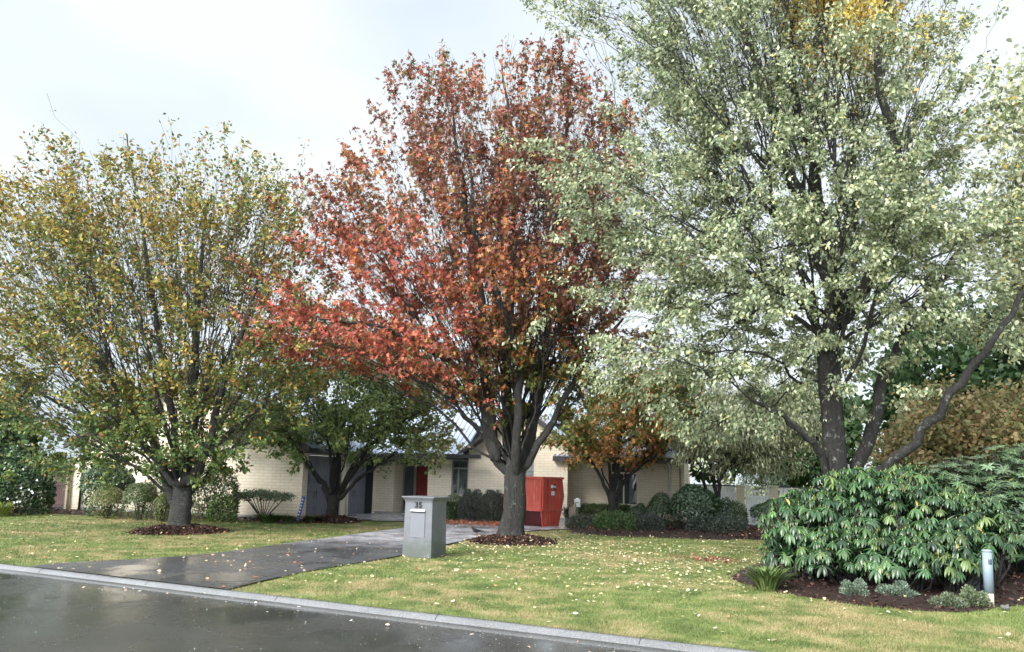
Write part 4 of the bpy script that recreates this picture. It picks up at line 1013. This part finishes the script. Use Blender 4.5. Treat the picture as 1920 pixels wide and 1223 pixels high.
shrub('big dark camellia hedge with a few white flowers at the left edge', -70, 76, 845, 962, 25.5, DK+[(.16, .26, .13)], [3, 3, 1.5, .7], 9000, .1, 'wide', 'hedge', 2, lump=.1, cat='hedge', depth=1.6)
fl = np.random.default_rng(5); fp = np.array([P(x, y, 24.3) for x, y in ((55, 918), (62, 924), (60, 921), (38, 940), (33, 941), (27, 942), (40, 915), (15, 935), (70, 900), (44, 880))])
hd = bpy.data.objects['hedge']
for q in fp:
    m = MB()
    for k in range(5):
        a = k*1.257; m.poly([q, q+np.array([math.cos(a-.4)*.03, -.02, math.sin(a-.4)*.03]), q+np.array([math.cos(a)*.045, -.03, math.sin(a)*.045]), q+np.array([math.cos(a+.4)*.03, -.02, math.sin(a+.4)*.03])])
    m.build('flower', M['white'], hd, world=True)
def straps(label, px, py, Y, r, h, n, cols, seed, name='grass_clump', cat='plant', bend=.8, wdt=1.3, rx=None):
    rng = np.random.default_rng(seed); b = P(px, py, Y); root = empty(name, (b[0], b[1], 0), 0, label, cat)
    V = []; F = []; C = []; cc = palette(rng, n, cols, [1]*len(cols), .2)
    for i in range(n):
        an = rng.random()*2*math.pi; o = np.array([math.cos(an), math.sin(an), 0]); s = np.array([-o[1], o[0], 0]); st = np.array([b[0], b[1], 0])+o*rng.random()*r*.35*np.array([rx or 1, 1, 1])
        L = h*(.7+.6*rng.random()); sp = r*(.4+.6*rng.random())*np.array([rx or 1, 1, 1]); w_ = .012*wdt; base = len(V)
        for k, t in enumerate((0, .35, .7, 1)):
            z = L*(t*1.15-bend*t*t*.75); q = st+o*sp*t**1.3+np.array([0, 0, max(z, .01)]); ww = w_*(1, 1.1, .7, .05)[k]
            V += [q-s*ww, q+s*ww]; C += [cc[i], cc[i]]
        for k in range(3): F.append([base+2*k, base+2*k+1, base+2*k+3, base+2*k+2])
    npmesh('leaves', np.array(V), [np.array(F)], M['gloss_leaf'], root, col=np.array(C), world=True); return root
straps('spiky yellow-green strap plant at the left edge of the lawn', 4, 960, 24.0, .5, .7, 90, [(.25, .28, .06), (.15, .2, .05)], 61)
shrub('dark glossy rounded shrub standing tallest beside the brown side gate', 152, 243, 862, 950, 25.9, DK+[(.12, .17, .12)], [3, 3, 2, 1], 5200, .085, 'wide', seed=3, inner=.6, lump=.06)
shrub('clipped round shrub with reddish new tips at the left of the ball shrubs', 168, 233, 912, 967, 24.6, YG+[(.34, .19, .12)], [3, 3, 2, 1], 7000, .045, seed=4, inner=.6, lump=.05)
shrub('plain green ball shrub between the red-tipped ball and the trunk of the left tree', 229, 292, 903, 969, 24.3, MG, W3, 7000, .045, seed=5, inner=.6, lump=.06)
shrub('small yellow-green shrub close against the left side of the banded trunk', 287, 322, 924, 971, 23.9, YG, W3, 4500, .045, seed=6, lump=.05, inner=.6)
shrub('pale glossy shrub showing above the plain green ball shrub', 262, 335, 888, 960, 25.4, MG+[(.24, .3, .16)], [2, 3, 2, 1.2], 3000, .09, 'long', seed=7, hang=.3)
shrub('large leafy green shrub just right of the banded trunk against the brick wall', 352, 438, 873, 968, 24.9, MG+[(.26, .32, .18)], [3, 3, 2, .8], 4200, .11, 'long', seed=8, hang=.4)
shrub('low bright green shrub at the foot of the leafy shrub right of the banded trunk', 390, 440, 928, 970, 24.2, [(.12, .2, .05), (.2, .29, .09), (.07, .12, .04)], W3, 1700, .075, seed=9)
# open vase-shaped shrub
def vase():
    b = P(494, 962, 25.0); root = empty('shrub', (b[0], b[1], 0), 0, 'open umbrella-shaped shrub with bare pale branches against the brick end wall', 'shrub')
    rng = np.random.default_rng(9); m = MB(); tips = []
    for k in range(15):
        an = rng.random()*6.28; r = .35+.5*rng.random(); o = np.array([math.cos(an), math.sin(an)*.8]); top = np.array([b[0]+o[0]*r, b[1]+o[1]*r, .95-.22*r*r+rng.random()*.06])
        mid = np.array([b[0]+o[0]*r*.45, b[1]+o[1]*r*.45, .4]); m.tube([(b[0], b[1], 0), mid, top], [.022, .014, .006], 5)
        for j in range(3):
            t2 = top+rng.normal(size=3)*.13; t2[2] = .95-.22*((t2[0]-b[0])**2+(t2[1]-b[1])**2)*1.2; m.tube([(mid+top)/2, t2], [.009, .004], 4); tips.append(t2)
        tips.append(top)
    m.build('branches', M['bark_band'], root, world=True)
    n = 4600; t = np.array(tips)[rng.integers(0, len(tips), n)]; pos = t+rng.normal(size=(n, 3))*np.array([.12, .12, .05])
    leaves('foliage', pos, rng.normal(size=(n, 3)), .06*(.6+.6*rng.random(n)), palette(rng, n, [(.07, .11, .06), (.12, .17, .1), (.25, .3, .2)], [3, 3, 1], .2), 'oval', M['gloss_leaf'], root, None, rng)
vase()
straps('wide dark strappy clump under the umbrella-shaped shrub', 505, 974, 24.3, .55, .42, 420, [(.05, .085, .035), (.09, .13, .05)], 62, rx=1.4)
straps('smaller dark strappy clump nearest the blue board', 540, 973, 24.2, .35, .38, 260, [(.05, .085, .035), (.12, .13, .06)], 63, rx=1.2)
straps('light green strappy clump at the foot of the first garage door', 585, 963, 25.2, .4, .32, 220, [(.13, .17, .06), (.08, .11, .04)], 64, rx=1.2)
# in front of the gable
shrub('clipped green dome shrub behind the low box hedge left of the red tree', 831, 872, 926, 948, 29.3, MG, W3, 2400, .05, seed=11, inner=.7, lump=.02)
shrub('low square box hedge left of the lavender and right of the mailbox', 828, 872, 943, 967, 28.6, [(.06, .1, .035), (.1, .15, .055)], [3, 2], 6500, .05, name='hedge', seed=12, box=True, depth=.35, cat='hedge')
shrub('grey lavender bush directly in front of the gable window', 858, 912, 924, 972, 28.2, [tuple(1.5*c for c in q) for q in LV]+[(.2, .18, .22)], [3, 3, 1.5, 1], 7500, .085, 'long', seed=13, up=1.2)
shrub('grey-green lavender bush touching the left of the red tree trunk', 892, 955, 925, 974, 28.0, [tuple(1.5*c for c in q) for q in LV]+[(.18, .22, .14)], [3, 3, 1.5, 1], 7500, .085, 'long', seed=14, up=1.2)
straps('tufted green grass plant between the skip and the white letterbox', 1068, 975, 27.6, .35, .95, 240, [(.1, .12, .06), (.16, .17, .09)], 65)
shrub('long low clipped hedge under the brick wall behind the orange and green tree', 1080, 1178, 948, 976, 28.6, [(.08, .12, .045), (.13, .18, .07)], [3, 2], 14000, .06, name='hedge', seed=15, box=True, depth=.4, cat='hedge')
shrub('low grey-green shrub at the left end of the bed right of the skip', 1062, 1122, 968, 1000, 25.2, LV+[(.12, .13, .07)], [2, 2, 2, 2], 2600, .07, 'long', seed=16, up=.8)
shrub('bright fern-green low shrub in front of the orange and green tree', 1112, 1196, 962, 1003, 24.8, [(.07, .13, .035), (.1, .18, .05), (.05, .09, .03)], W3, 3600, .075, 'long', seed=17, up=.7)
shrub('dark lavender-like low shrub right of the fern-green shrub', 1180, 1246, 966, 1005, 24.7, LV, W3, 3200, .08, 'long', seed=18, up=1.1)
shrub('small dark ball shrub under the window of the right wing', 1178, 1218, 944, 975, 26.9, DK, W3, 2200, .055, seed=19, inner=.6)
shrub('medium dark green ball shrub between the small ball and the big ball shrub', 1210, 1268, 928, 985, 26.4, DK+[(.08, .12, .05)], [2, 3, 2, 1], 3800, .06, seed=20, inner=.6)
shrub('largest dark ball shrub in front of the left part of the white fence', 1255, 1350, 909, 995, 25.6, DK, W3, 6500, .08, 'wide', seed=22, inner=.6, lump=.07)
shrub('feathery dark shrub right of the largest ball shrub below the first brick pier', 1325, 1398, 940, 1000, 25.4, DK+[(.07, .1, .05)], [2, 3, 1, 2], 3600, .09, 'long', seed=23, up=.9)
shrub('low spreading shrub along the bed edge below the largest ball shrub', 1290, 1400, 968, 1009, 24.4, LV+[(.04, .07, .04)], [2, 1, 3, 3], 4200, .08, 'long', seed=24, up=.5)
shrub('dark ball shrub in front of the right side of the white gate', 1412, 1470, 936, 992, 25.2, DK, W3, 3400, .065, seed=25, inner=.6)
shrub('pale yellow-green bush showing above the capping of the white fence', 1338, 1385, 892, 915, 31.5, [(.4, .4, .1), (.3, .33, .12)], [1, 1], 1500, .09, seed=26)
shrub('grey-green bush showing over the dipped rail of the white gate', 1385, 1470, 868, 930, 32.5, [(.16, .22, .15), (.1, .14, .09), (.24, .3, .22)], W3, 3200, .12, 'long', seed=27)
# big glossy rhododendron: whorls of drooping leaves on a lumpy mound
def rhodo(label, lobes, n_wh, leafL, seed, cols, wts, hang=.55, stems=10, name='rhododendron', base=None, kind='long', per=10, mat='gloss_leaf', openn=1.0):
    """lobes: (px, py, Y, half width m, half height m)"""
    rng = np.random.default_rng(seed); C = [P(px, py, Y) for px, py, Y, a, b in lobes]; ab = [(a, b) for *_, a, b in lobes]
    vol = np.array([a*b for a, b in ab]); vol = vol/vol.sum()
    cc = np.mean(C, 0); root = empty(name, (cc[0], cc[1], 0), 0, label, 'shrub')
    tips = []; tries = 0
    while len(tips) < n_wh and tries < n_wh*12:
        tries += 1; i = rng.choice(len(C), p=vol); v = unit(rng.normal(size=3)); 
        if v[2] < -.6 or (v[1] > .5): continue
        p = C[i]+v*np.array([ab[i][0], ab[i][0]*.8, ab[i][1]])*(.76+.32*rng.random())
        if p[2] < .38: continue
        ins = False
        for j in range(len(C)):
            if j != i and (((p-C[j])/np.array([ab[j][0], ab[j][0]*.8, ab[j][1]]))**2).sum() < .6: ins = True
        if ins: continue
        if tips and min(((p-t[0])**2).sum() for t in tips) < (leafL*.42)**2: continue
        tips.append((p, v, i))
    pos = []; ax = []; sz = []; nr = []; co = []
    V = []; F = []; CO = []
    for p, v, i in tips:
        d = unit(v*.5+np.array([0, -.15, .65])); a = unit(np.cross(d, (0.3, 1, .1))); b = np.cross(d, a); k = rng.integers(per-2, per+3); ph = rng.random()*6.28
        base_c = palette(rng, 1, cols, wts, .25)[0]; s0 = leafL*(.6+.65*rng.random())
        for j in range(k):
            an = ph+j*2*math.pi/k+rng.normal()*.12; o = a*math.cos(an)+b*math.sin(an); o = unit(o*openn+d*.25); s = s0*(.75+.4*rng.random()); hg = hang*(.6+.8*rng.random())
            side = unit(np.cross(o, d)+1e-6); c = base_c*(.8+.45*rng.random()) if rng.random() > .006 else np.array([.34, .27, .06]); bi = len(V); wv = s*.125
            prev = p.copy(); dirn = o.copy()
            for q, (t, ww) in enumerate(((0, .12), (.3, .85), (.62, 1.0), (.88, .5), (1, .03))):
                if q > 0:
                    dirn = unit(dirn+np.array([0, 0, -hg*.75])); prev = prev+dirn*s*(t-tl)
                tl = t; nn = unit(np.cross(side, dirn)); nn = nn if nn[2] > 0 else -nn
                V += [prev-side*wv*ww+nn*wv*.25*ww, prev, prev+side*wv*ww+nn*wv*.25*ww]; CO += [c, c*1.25+.01, c]
            for q in range(4):
                r0 = bi+3*q; F += [[r0, r0+1, r0+4, r0+3], [r0+1, r0+2, r0+5, r0+4]]
    for p, v, i in tips:                                     # pale buds at the tips
        b0_ = len(V); t = p+unit(v+np.array([0, 0, 1]))*.035; V += [p+np.array([.009, 0, 0]), p+np.array([-.005, .008, 0]), p+np.array([-.005, -.008, 0]), t]; CO += [np.array([.42, .4, .15])]*4
        F += [[b0_, b0_+1, b0_+3, b0_+3], [b0_+1, b0_+2, b0_+3, b0_+3], [b0_+2, b0_, b0_+3, b0_+3]]
    F4 = np.array([f for f in F if f[2] != f[3]]); F3 = np.array([f[:3] for f in F if f[2] == f[3]])
    npmesh('foliage', np.array(V), [F4, F3], M[mat], root, smooth=False, col=np.clip(np.array(CO), 0, .9), world=True)
    m = MB(); b0 = base or [(c[0], c[1]) for c in C]
    for k, (p, v, i) in enumerate(tips):
        if k % 3: continue
        g_ = min(b0, key=lambda q: (q[0]-p[0])**2+(q[1]-p[1])**2); g0 = np.array([g_[0]+.15*math.sin(k*2.1), g_[1]+.1*math.cos(k), 0.0])
        md = g0+(p-g0)*np.array([.55, .55, .5])+rng.normal(size=3)*.05; m.tube([g0, md, p], [.022, .014, .005], 5)
    m.build('stems', M['bark_dark'], root, world=True)
    # inner leaves, in the darker tones of the palette
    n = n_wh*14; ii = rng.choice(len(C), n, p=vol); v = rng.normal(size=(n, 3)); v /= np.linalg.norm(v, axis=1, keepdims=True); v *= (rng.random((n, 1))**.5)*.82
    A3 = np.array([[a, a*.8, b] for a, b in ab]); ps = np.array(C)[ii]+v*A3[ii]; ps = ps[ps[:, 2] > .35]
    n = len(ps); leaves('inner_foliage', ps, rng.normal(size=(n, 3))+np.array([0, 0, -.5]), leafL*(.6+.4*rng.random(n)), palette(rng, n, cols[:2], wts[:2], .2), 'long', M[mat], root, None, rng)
    return root
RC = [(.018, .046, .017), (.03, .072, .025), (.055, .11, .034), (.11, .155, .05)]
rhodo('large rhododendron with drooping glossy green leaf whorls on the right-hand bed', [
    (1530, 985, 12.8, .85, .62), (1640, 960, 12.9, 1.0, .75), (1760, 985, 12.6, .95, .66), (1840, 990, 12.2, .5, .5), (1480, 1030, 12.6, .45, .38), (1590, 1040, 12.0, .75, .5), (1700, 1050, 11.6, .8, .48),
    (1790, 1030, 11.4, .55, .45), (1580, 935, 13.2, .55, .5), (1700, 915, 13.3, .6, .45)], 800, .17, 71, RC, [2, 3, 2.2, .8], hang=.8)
rhodo('tall pale-glinting laurel-like shrub behind the rhododendron at the right edge', [
    (1800, 930, 15.0, 1.0, .75), (1900, 900, 14.6, .9, .7), (1960, 960, 14.0, .9, .8), (1890, 960, 14.0, .7, .6), (1980, 1020, 13.4, .8, .6)], 620, .135, 72, [(.045, .085, .04), (.075, .125, .06), (.15, .21, .13)], [3, 3, 1.5], hang=.12, name='laurel', openn=.8)
straps('fountain of grassy green blades at the left end of the right-hand bed', 1438, 1083, 11.7, .42, .5, 260, [(.08, .14, .04), (.12, .19, .06), (.18, .22, .08)], 66, rx=1.0)
def silver(label, px, py, w_, h, seed, c=((.16, .22, .16), (.24, .3, .23), (.12, .17, .1))):
    b = G(px, py); rng = np.random.default_rng(seed); root = empty('ground_shrub', (b[0], b[1], 0), 0, label, 'shrub', 'low shrubs along the front of the bed'); n = 2200
    v = rng.normal(size=(n, 3)); v /= np.linalg.norm(v, axis=1, keepdims=True); v[:, 2] = abs(v[:, 2]); r = .5+.5*rng.random((n, 1))**.5
    pos = np.array([b[0], b[1]+.05, .02])+v*r*np.array([w_, w_*.8, h])*(1+.25*np.sin(v[:, :1]*7+seed))
    leaves('foliage', pos, v+np.array([0, 0, .5])+rng.normal(size=(n, 3))*.4, .038*(.6+.6*rng.random(n)), palette(rng, n, c, W3, .2), 'oval', M['leaf'], root, None, rng)
    m = MB()
    for k in range(7): an = k*.9; m.tube([(b[0], b[1], 0), (b[0]+w_*.7*math.cos(an), b[1]+w_*.6*math.sin(an), h*.7)], [.008, .003], 4)
    m.build('stem', M['bark_dark'], root, world=True)
silver('leftmost low silver-green shrub in the mulch below the rhododendron', 1607, 1124, .2, .22, 81)
silver('largest low silver-green mat in the mulch, second from the left', 1687, 1126, .26, .2, 82)
silver('low grey-green shrub third from the left in the mulch, nearest the lawn edge', 1782, 1142, .2, .15, 83, ((.16, .19, .12), (.2, .24, .16), (.11, .14, .08)))
silver('low grey-green shrub touching the left of the marker post', 1826, 1138, .2, .2, 84, ((.16, .2, .1), (.22, .27, .17), (.11, .14, .08)))

# ------------------------------------------------------------------ mulch
def bed(name, poly, hgt, slope, chips, seed, step=.1, chipsize=.06, cone=False, litter=.05):
    rng = np.random.default_rng(seed); P2 = np.array([q[:2] for q in poly]); lo = P2.min(0); hi = P2.max(0)
    xs = np.arange(lo[0]-step, hi[0]+step, step); ys = np.arange(lo[1]-step, hi[1]+step, step); X, Y = np.meshgrid(xs, ys)
    ins = inpoly(X, Y, P2); d = edgedist(X, Y, P2)
    def hz(x, y, i, dd): return np.where(i, .012+hgt*(1-np.exp(-dd*slope))+.012*np.sin(x*13)*np.cos(y*11)*np.clip(dd*4, 0, 1), -.03)
    Z = hz(X, Y, ins, d); n = len(xs); V = np.stack([X, Y, Z], -1).reshape(-1, 3)
    i = (np.arange(len(ys)-1)[:, None]*n+np.arange(n-1)[None, :]); m = (ins[:-1, :-1] | ins[1:, :-1] | ins[:-1, 1:] | ins[1:, 1:]); i = i[m]
    used = np.unique(np.stack([i, i+1, i+n+1, i+n], 1)); re = np.zeros(len(V), int); re[used] = np.arange(len(used))
    c = np.tile(np.array([[.03, .017, .014]]), (len(used), 1))
    V2 = [V[used]]; F4 = [re[np.stack([i, i+1, i+n+1, i+n], 1)]]; C = [c]
    pts = rng.uniform(lo-.05, hi+.05, (chips*3, 2)); k = inpoly(pts[:, 0], pts[:, 1], P2); dd = edgedist(pts[:, 0], pts[:, 1], P2)
    k = k | (dd < .05+.07*rng.random(len(pts))**2); pts = pts[k][:chips]; dd = dd[k][:chips]; ii = inpoly(pts[:, 0], pts[:, 1], P2); z = np.where(ii, hz(pts[:, 0], pts[:, 1], ii, dd), .01)+rng.random(len(pts))*.02
    m_ = len(pts); ax = rng.normal(size=(m_, 3))*np.array([1, 1, .45]); ax /= np.linalg.norm(ax, axis=1, keepdims=True); nm = rng.normal(size=(m_, 3))*.5+np.array([0, 0, 1.]); sd = np.cross(nm, ax); sd /= np.linalg.norm(sd, axis=1, keepdims=True)
    s = chipsize*(.5+1.0*rng.random((m_, 1))); w_ = s*(.18+.25*rng.random((m_, 1))); p3 = np.column_stack([pts, z])
    Q = np.stack([p3-sd*w_, p3+ax*s-sd*w_*.8, p3+ax*s*1.05+sd*w_, p3+sd*w_*1.1], 1).reshape(-1, 3)
    cc = palette(rng, m_, [(.04, .02, .017), (.075, .037, .03), (.022, .014, .012), (.15, .08, .058)], [3, 3, 2, .7], .3); lf = rng.random(m_) < litter; cc[lf] = palette(rng, int(lf.sum()), [(.5, .42, .25), (.42, .16, .07)], [1, 1])
    V2.append(Q); F4.append(np.arange(m_*4).reshape(-1, 4)+len(used)); C.append(np.repeat(cc, 4, 0))
    o = npmesh(name, np.concatenate(V2), [np.concatenate(F4)], M['chip'], None, col=np.concatenate(C)); return tag(o, kind='stuff')
def disc(c, rx, ry, n=28, j=.06, seed=0):
    rng = np.random.default_rng(seed); return [(c[0]+rx*math.cos(a)*(1+j*math.sin(3*a+seed)+j*.5*math.sin(7*a)), c[1]+ry*math.sin(a)*(1+j*math.cos(4*a+seed))) for a in np.linspace(0, 2*math.pi, n, endpoint=False)]
bed('bark_mulch', disc((base1[0], base1[1]), 1.18, 1.15, seed=1), .2, 1.6, 6500, 91, .08, .042)
bed('bark_mulch', disc((base3[0]+.03, base3[1]), 1.05, 1.15, seed=2), .2, 1.6, 6500, 92, .08, .042, litter=.07)
bed('bark_mulch', disc((base2[0], base2[1]), .95, 1.0, seed=3), .22, 1.6, 2200, 93, .1)
bed('bark_mulch', disc((G(1400, 1003)[0]+.4, G(1400, 1003)[1]), 1.5, 2.3, seed=4), .22, .8, 3500, 94, .12)
front = [G(1372, 1084), G(1400, 1096), G(1450, 1108), G(1520, 1122), G(1600, 1136), G(1680, 1144), G(1760, 1149), G(1830, 1147), G(1870, 1137), G(1990, 1128)]
BED = catmull(front+[G(2100, 1100), G(2200, 1010), G(1950, 985), G(1750, 1000), G(1560, 1030), G(1450, 1050), G(1395, 1068)], 4)
bed('bark_mulch', BED, .09, 1.5, 24000, 95, .12, .045, litter=.04)
bed('bark_mulch', catmull([G(1065, 996), G(1130, 1003), G(1250, 1008), G(1340, 1012), G(1400, 1008), G(1420, 985), G(1300, 970), G(1180, 968), G(1090, 975)], 4), .06, 1.5, 4000, 96, .15)
bed('bark_mulch', catmull([G(-60, 966), G(60, 962), G(170, 966), G(300, 972), G(440, 976), G(580, 980), G(600, 968), G(520, 961), G(400, 957), G(200, 953), G(-60, 952)], 4), .04, 1.5, 3500, 97, .2, litter=.2)

# ------------------------------------------------------------------ grass blades and fallen leaves
def on_lawn(x, y):
    d = (x-K0[0])*kn[0]+(y-K0[1])*kn[1]
    return (d > .0) & ~inpoly(x, y, DRV) & ~inpoly(x, y, BED)
def blades():
    rng = np.random.default_rng(101); N = 620000
    # denser near the camera
    Yd = 7+19*rng.random(N)**1.9; ang = rng.uniform(-.80, .78, N); x = Yd*ang; y = Yd
    dd = (x-K0[0])*kn[0]+(y-K0[1])*kn[1]
    k = on_lawn(x+rng.normal(size=N)*.035, y+rng.normal(size=N)*.05) & (dd > -.03*rng.random(N)); x = x[k]; y = y[k]; Yd = Yd[k]; dd = dd[k]; n = len(x)
    cl = .5+.25*(np.sin(x*5.3+2*np.sin(y*3.1))+np.sin(y*6.1+2*np.sin(x*2.7+1))); cl = cl+.25*np.sin(x*17+y*13)*np.sin(y*19-x*7)
    h = (.012+.03*rng.random(n)**1.3)*(.65+.75*np.clip(cl, 0, 1.4))*(1+.6*np.clip(1-np.abs(dd-.06)/.12, 0, 1)); z = lawn_z(x, y)-.002
    a = rng.random(n)*6.28; wv = (.0022+.0018*rng.random(n))*np.clip(Yd/9, 1, 2.6); lean = rng.normal(size=(n, 2))*.6
    b0 = np.stack([x-np.cos(a)*wv, y-np.sin(a)*wv, z], 1); b1 = np.stack([x+np.cos(a)*wv, y+np.sin(a)*wv, z], 1)
    t = np.stack([x+lean[:, 0]*h, y+lean[:, 1]*h, z+h], 1)
    V = np.stack([b0, b1, t], 1).reshape(-1, 3)
    o = npmesh('grass', V, [np.arange(n*3).reshape(-1, 3)], M['blade']); tag(o, kind='stuff')
blades()
def litter(name, N, dens, cols, wts, size, seed, z0=.02, kind='wide', lbl=None):
    rng = np.random.default_rng(seed); x, y = dens(rng, N); n = len(x); z = z0+lawn_z(x, y)*0+rng.random(n)*.012
    ax = rng.normal(size=(n, 3))*np.array([1, 1, .15]); nm = rng.normal(size=(n, 3))*.28+np.array([0, 0, 1.])
    o = leaves(name, np.stack([x, y, z], 1), ax, size*(.6+.8*rng.random(n)), palette(rng, n, cols, wts, .15), kind, M['dry_leaf'], None, nm, rng); return tag(o, kind='stuff')
def d_pale(rng, N):
    c = G(1250, 1050); x = c[0]+rng.normal(size=N)*3.2; y = c[1]+rng.normal(size=N)*3.4+.8; k = on_lawn(x, y) & (y > 7) & (rng.random(N) < .55+.45*np.sin(x*2.1+np.sin(y*1.7))*np.sin(y*2.4+x)); return x[k], y[k]
litter('fallen_leaves', 6400, d_pale, [(.52, .48, .28), (.45, .38, .18), (.66, .6, .42), (.32, .18, .08)], [3, 2, 2, .6], .05, 111, .022)
def d_left(rng, N):
    x = rng.uniform(-16, 3, N); y = rng.uniform(11, 25, N); k = on_lawn(x, y); return x[k], y[k]
litter('fallen_leaves', 1500, d_left, [(.5, .42, .2), (.4, .2, .08), (.6, .55, .35)], [3, 2, 2], .05, 112, .022)
def d_drive(rng, N):
    x = rng.uniform(-9, 5, N); y = rng.uniform(9, 30, N); k = inpoly(x, y, DRV); return x[k], y[k]
litter('fallen_leaves', 1700, d_drive, [(.55, .4, .25), (.45, .16, .08), (.7, .6, .4)], [3, 2, 2], .05, 113, .024)
def d_hedge(rng, N):
    a = G(820, 975); b = G(950, 978); t = rng.random(N); x = a[0]+(b[0]-a[0])*t+rng.normal(size=N)*.15; y = 26.9-t*.8+rng.normal(size=N)*.55; return x, y
litter('fallen_leaves', 1900, d_hedge, [(.55, .2, .12), (.45, .14, .08), (.65, .38, .22)], [3, 3, 2], .1, 114, .026, 'lobed')
def d_spot(rng, N):
    c = G(1335, 1050); x = c[0]+rng.normal(size=N)*.35; y = c[1]+rng.normal(size=N)*.35; return x, y
litter('fallen_leaves', 260, d_spot, [(.2, .06, .04), (.3, .12, .07)], [2, 1], .06, 115, .02)
def d_under(rng, N):
    c = base3; a = rng.random(N)*6.28; r = 1.0+abs(rng.normal(size=N))*1.5; x = c[0]+r*np.cos(a)-.5; y = c[1]+r*np.sin(a); k = on_lawn(x, y); return x[k], y[k]
litter('fallen_leaves', 700, d_under, [(.6, .5, .3), (.5, .2, .1), (.7, .65, .45)], [3, 1.4, 2], .05, 116, .022)
def d_gut(rng, N):
    s = rng.uniform(3, 16, N); o = -rng.uniform(.15, .75, N)**1.0; p = K0[None, :]+kd[None, :]*s[:, None]+kn[None, :]*o[:, None]; return p[:, 0], p[:, 1]
litter('fallen_leaves', 90, d_gut, [(.6, .45, .35), (.5, .3, .2), (.7, .65, .55)], [2, 1, 2], .04, 117, -.05)

def d_road(rng, N):
    sg = rng.uniform(-2, 20, N); o = -.3-rng.random(N)**2.2*4.5; p = K0[None, :]+kd[None, :]*sg[:, None]+kn[None, :]*o[:, None]; return p[:, 0], p[:, 1]
litter('road_grit', 5000, d_road, [(.5, .48, .44), (.3, .28, .26), (.16, .15, .14)], [1, 2, 2], .011, 118, -.058)
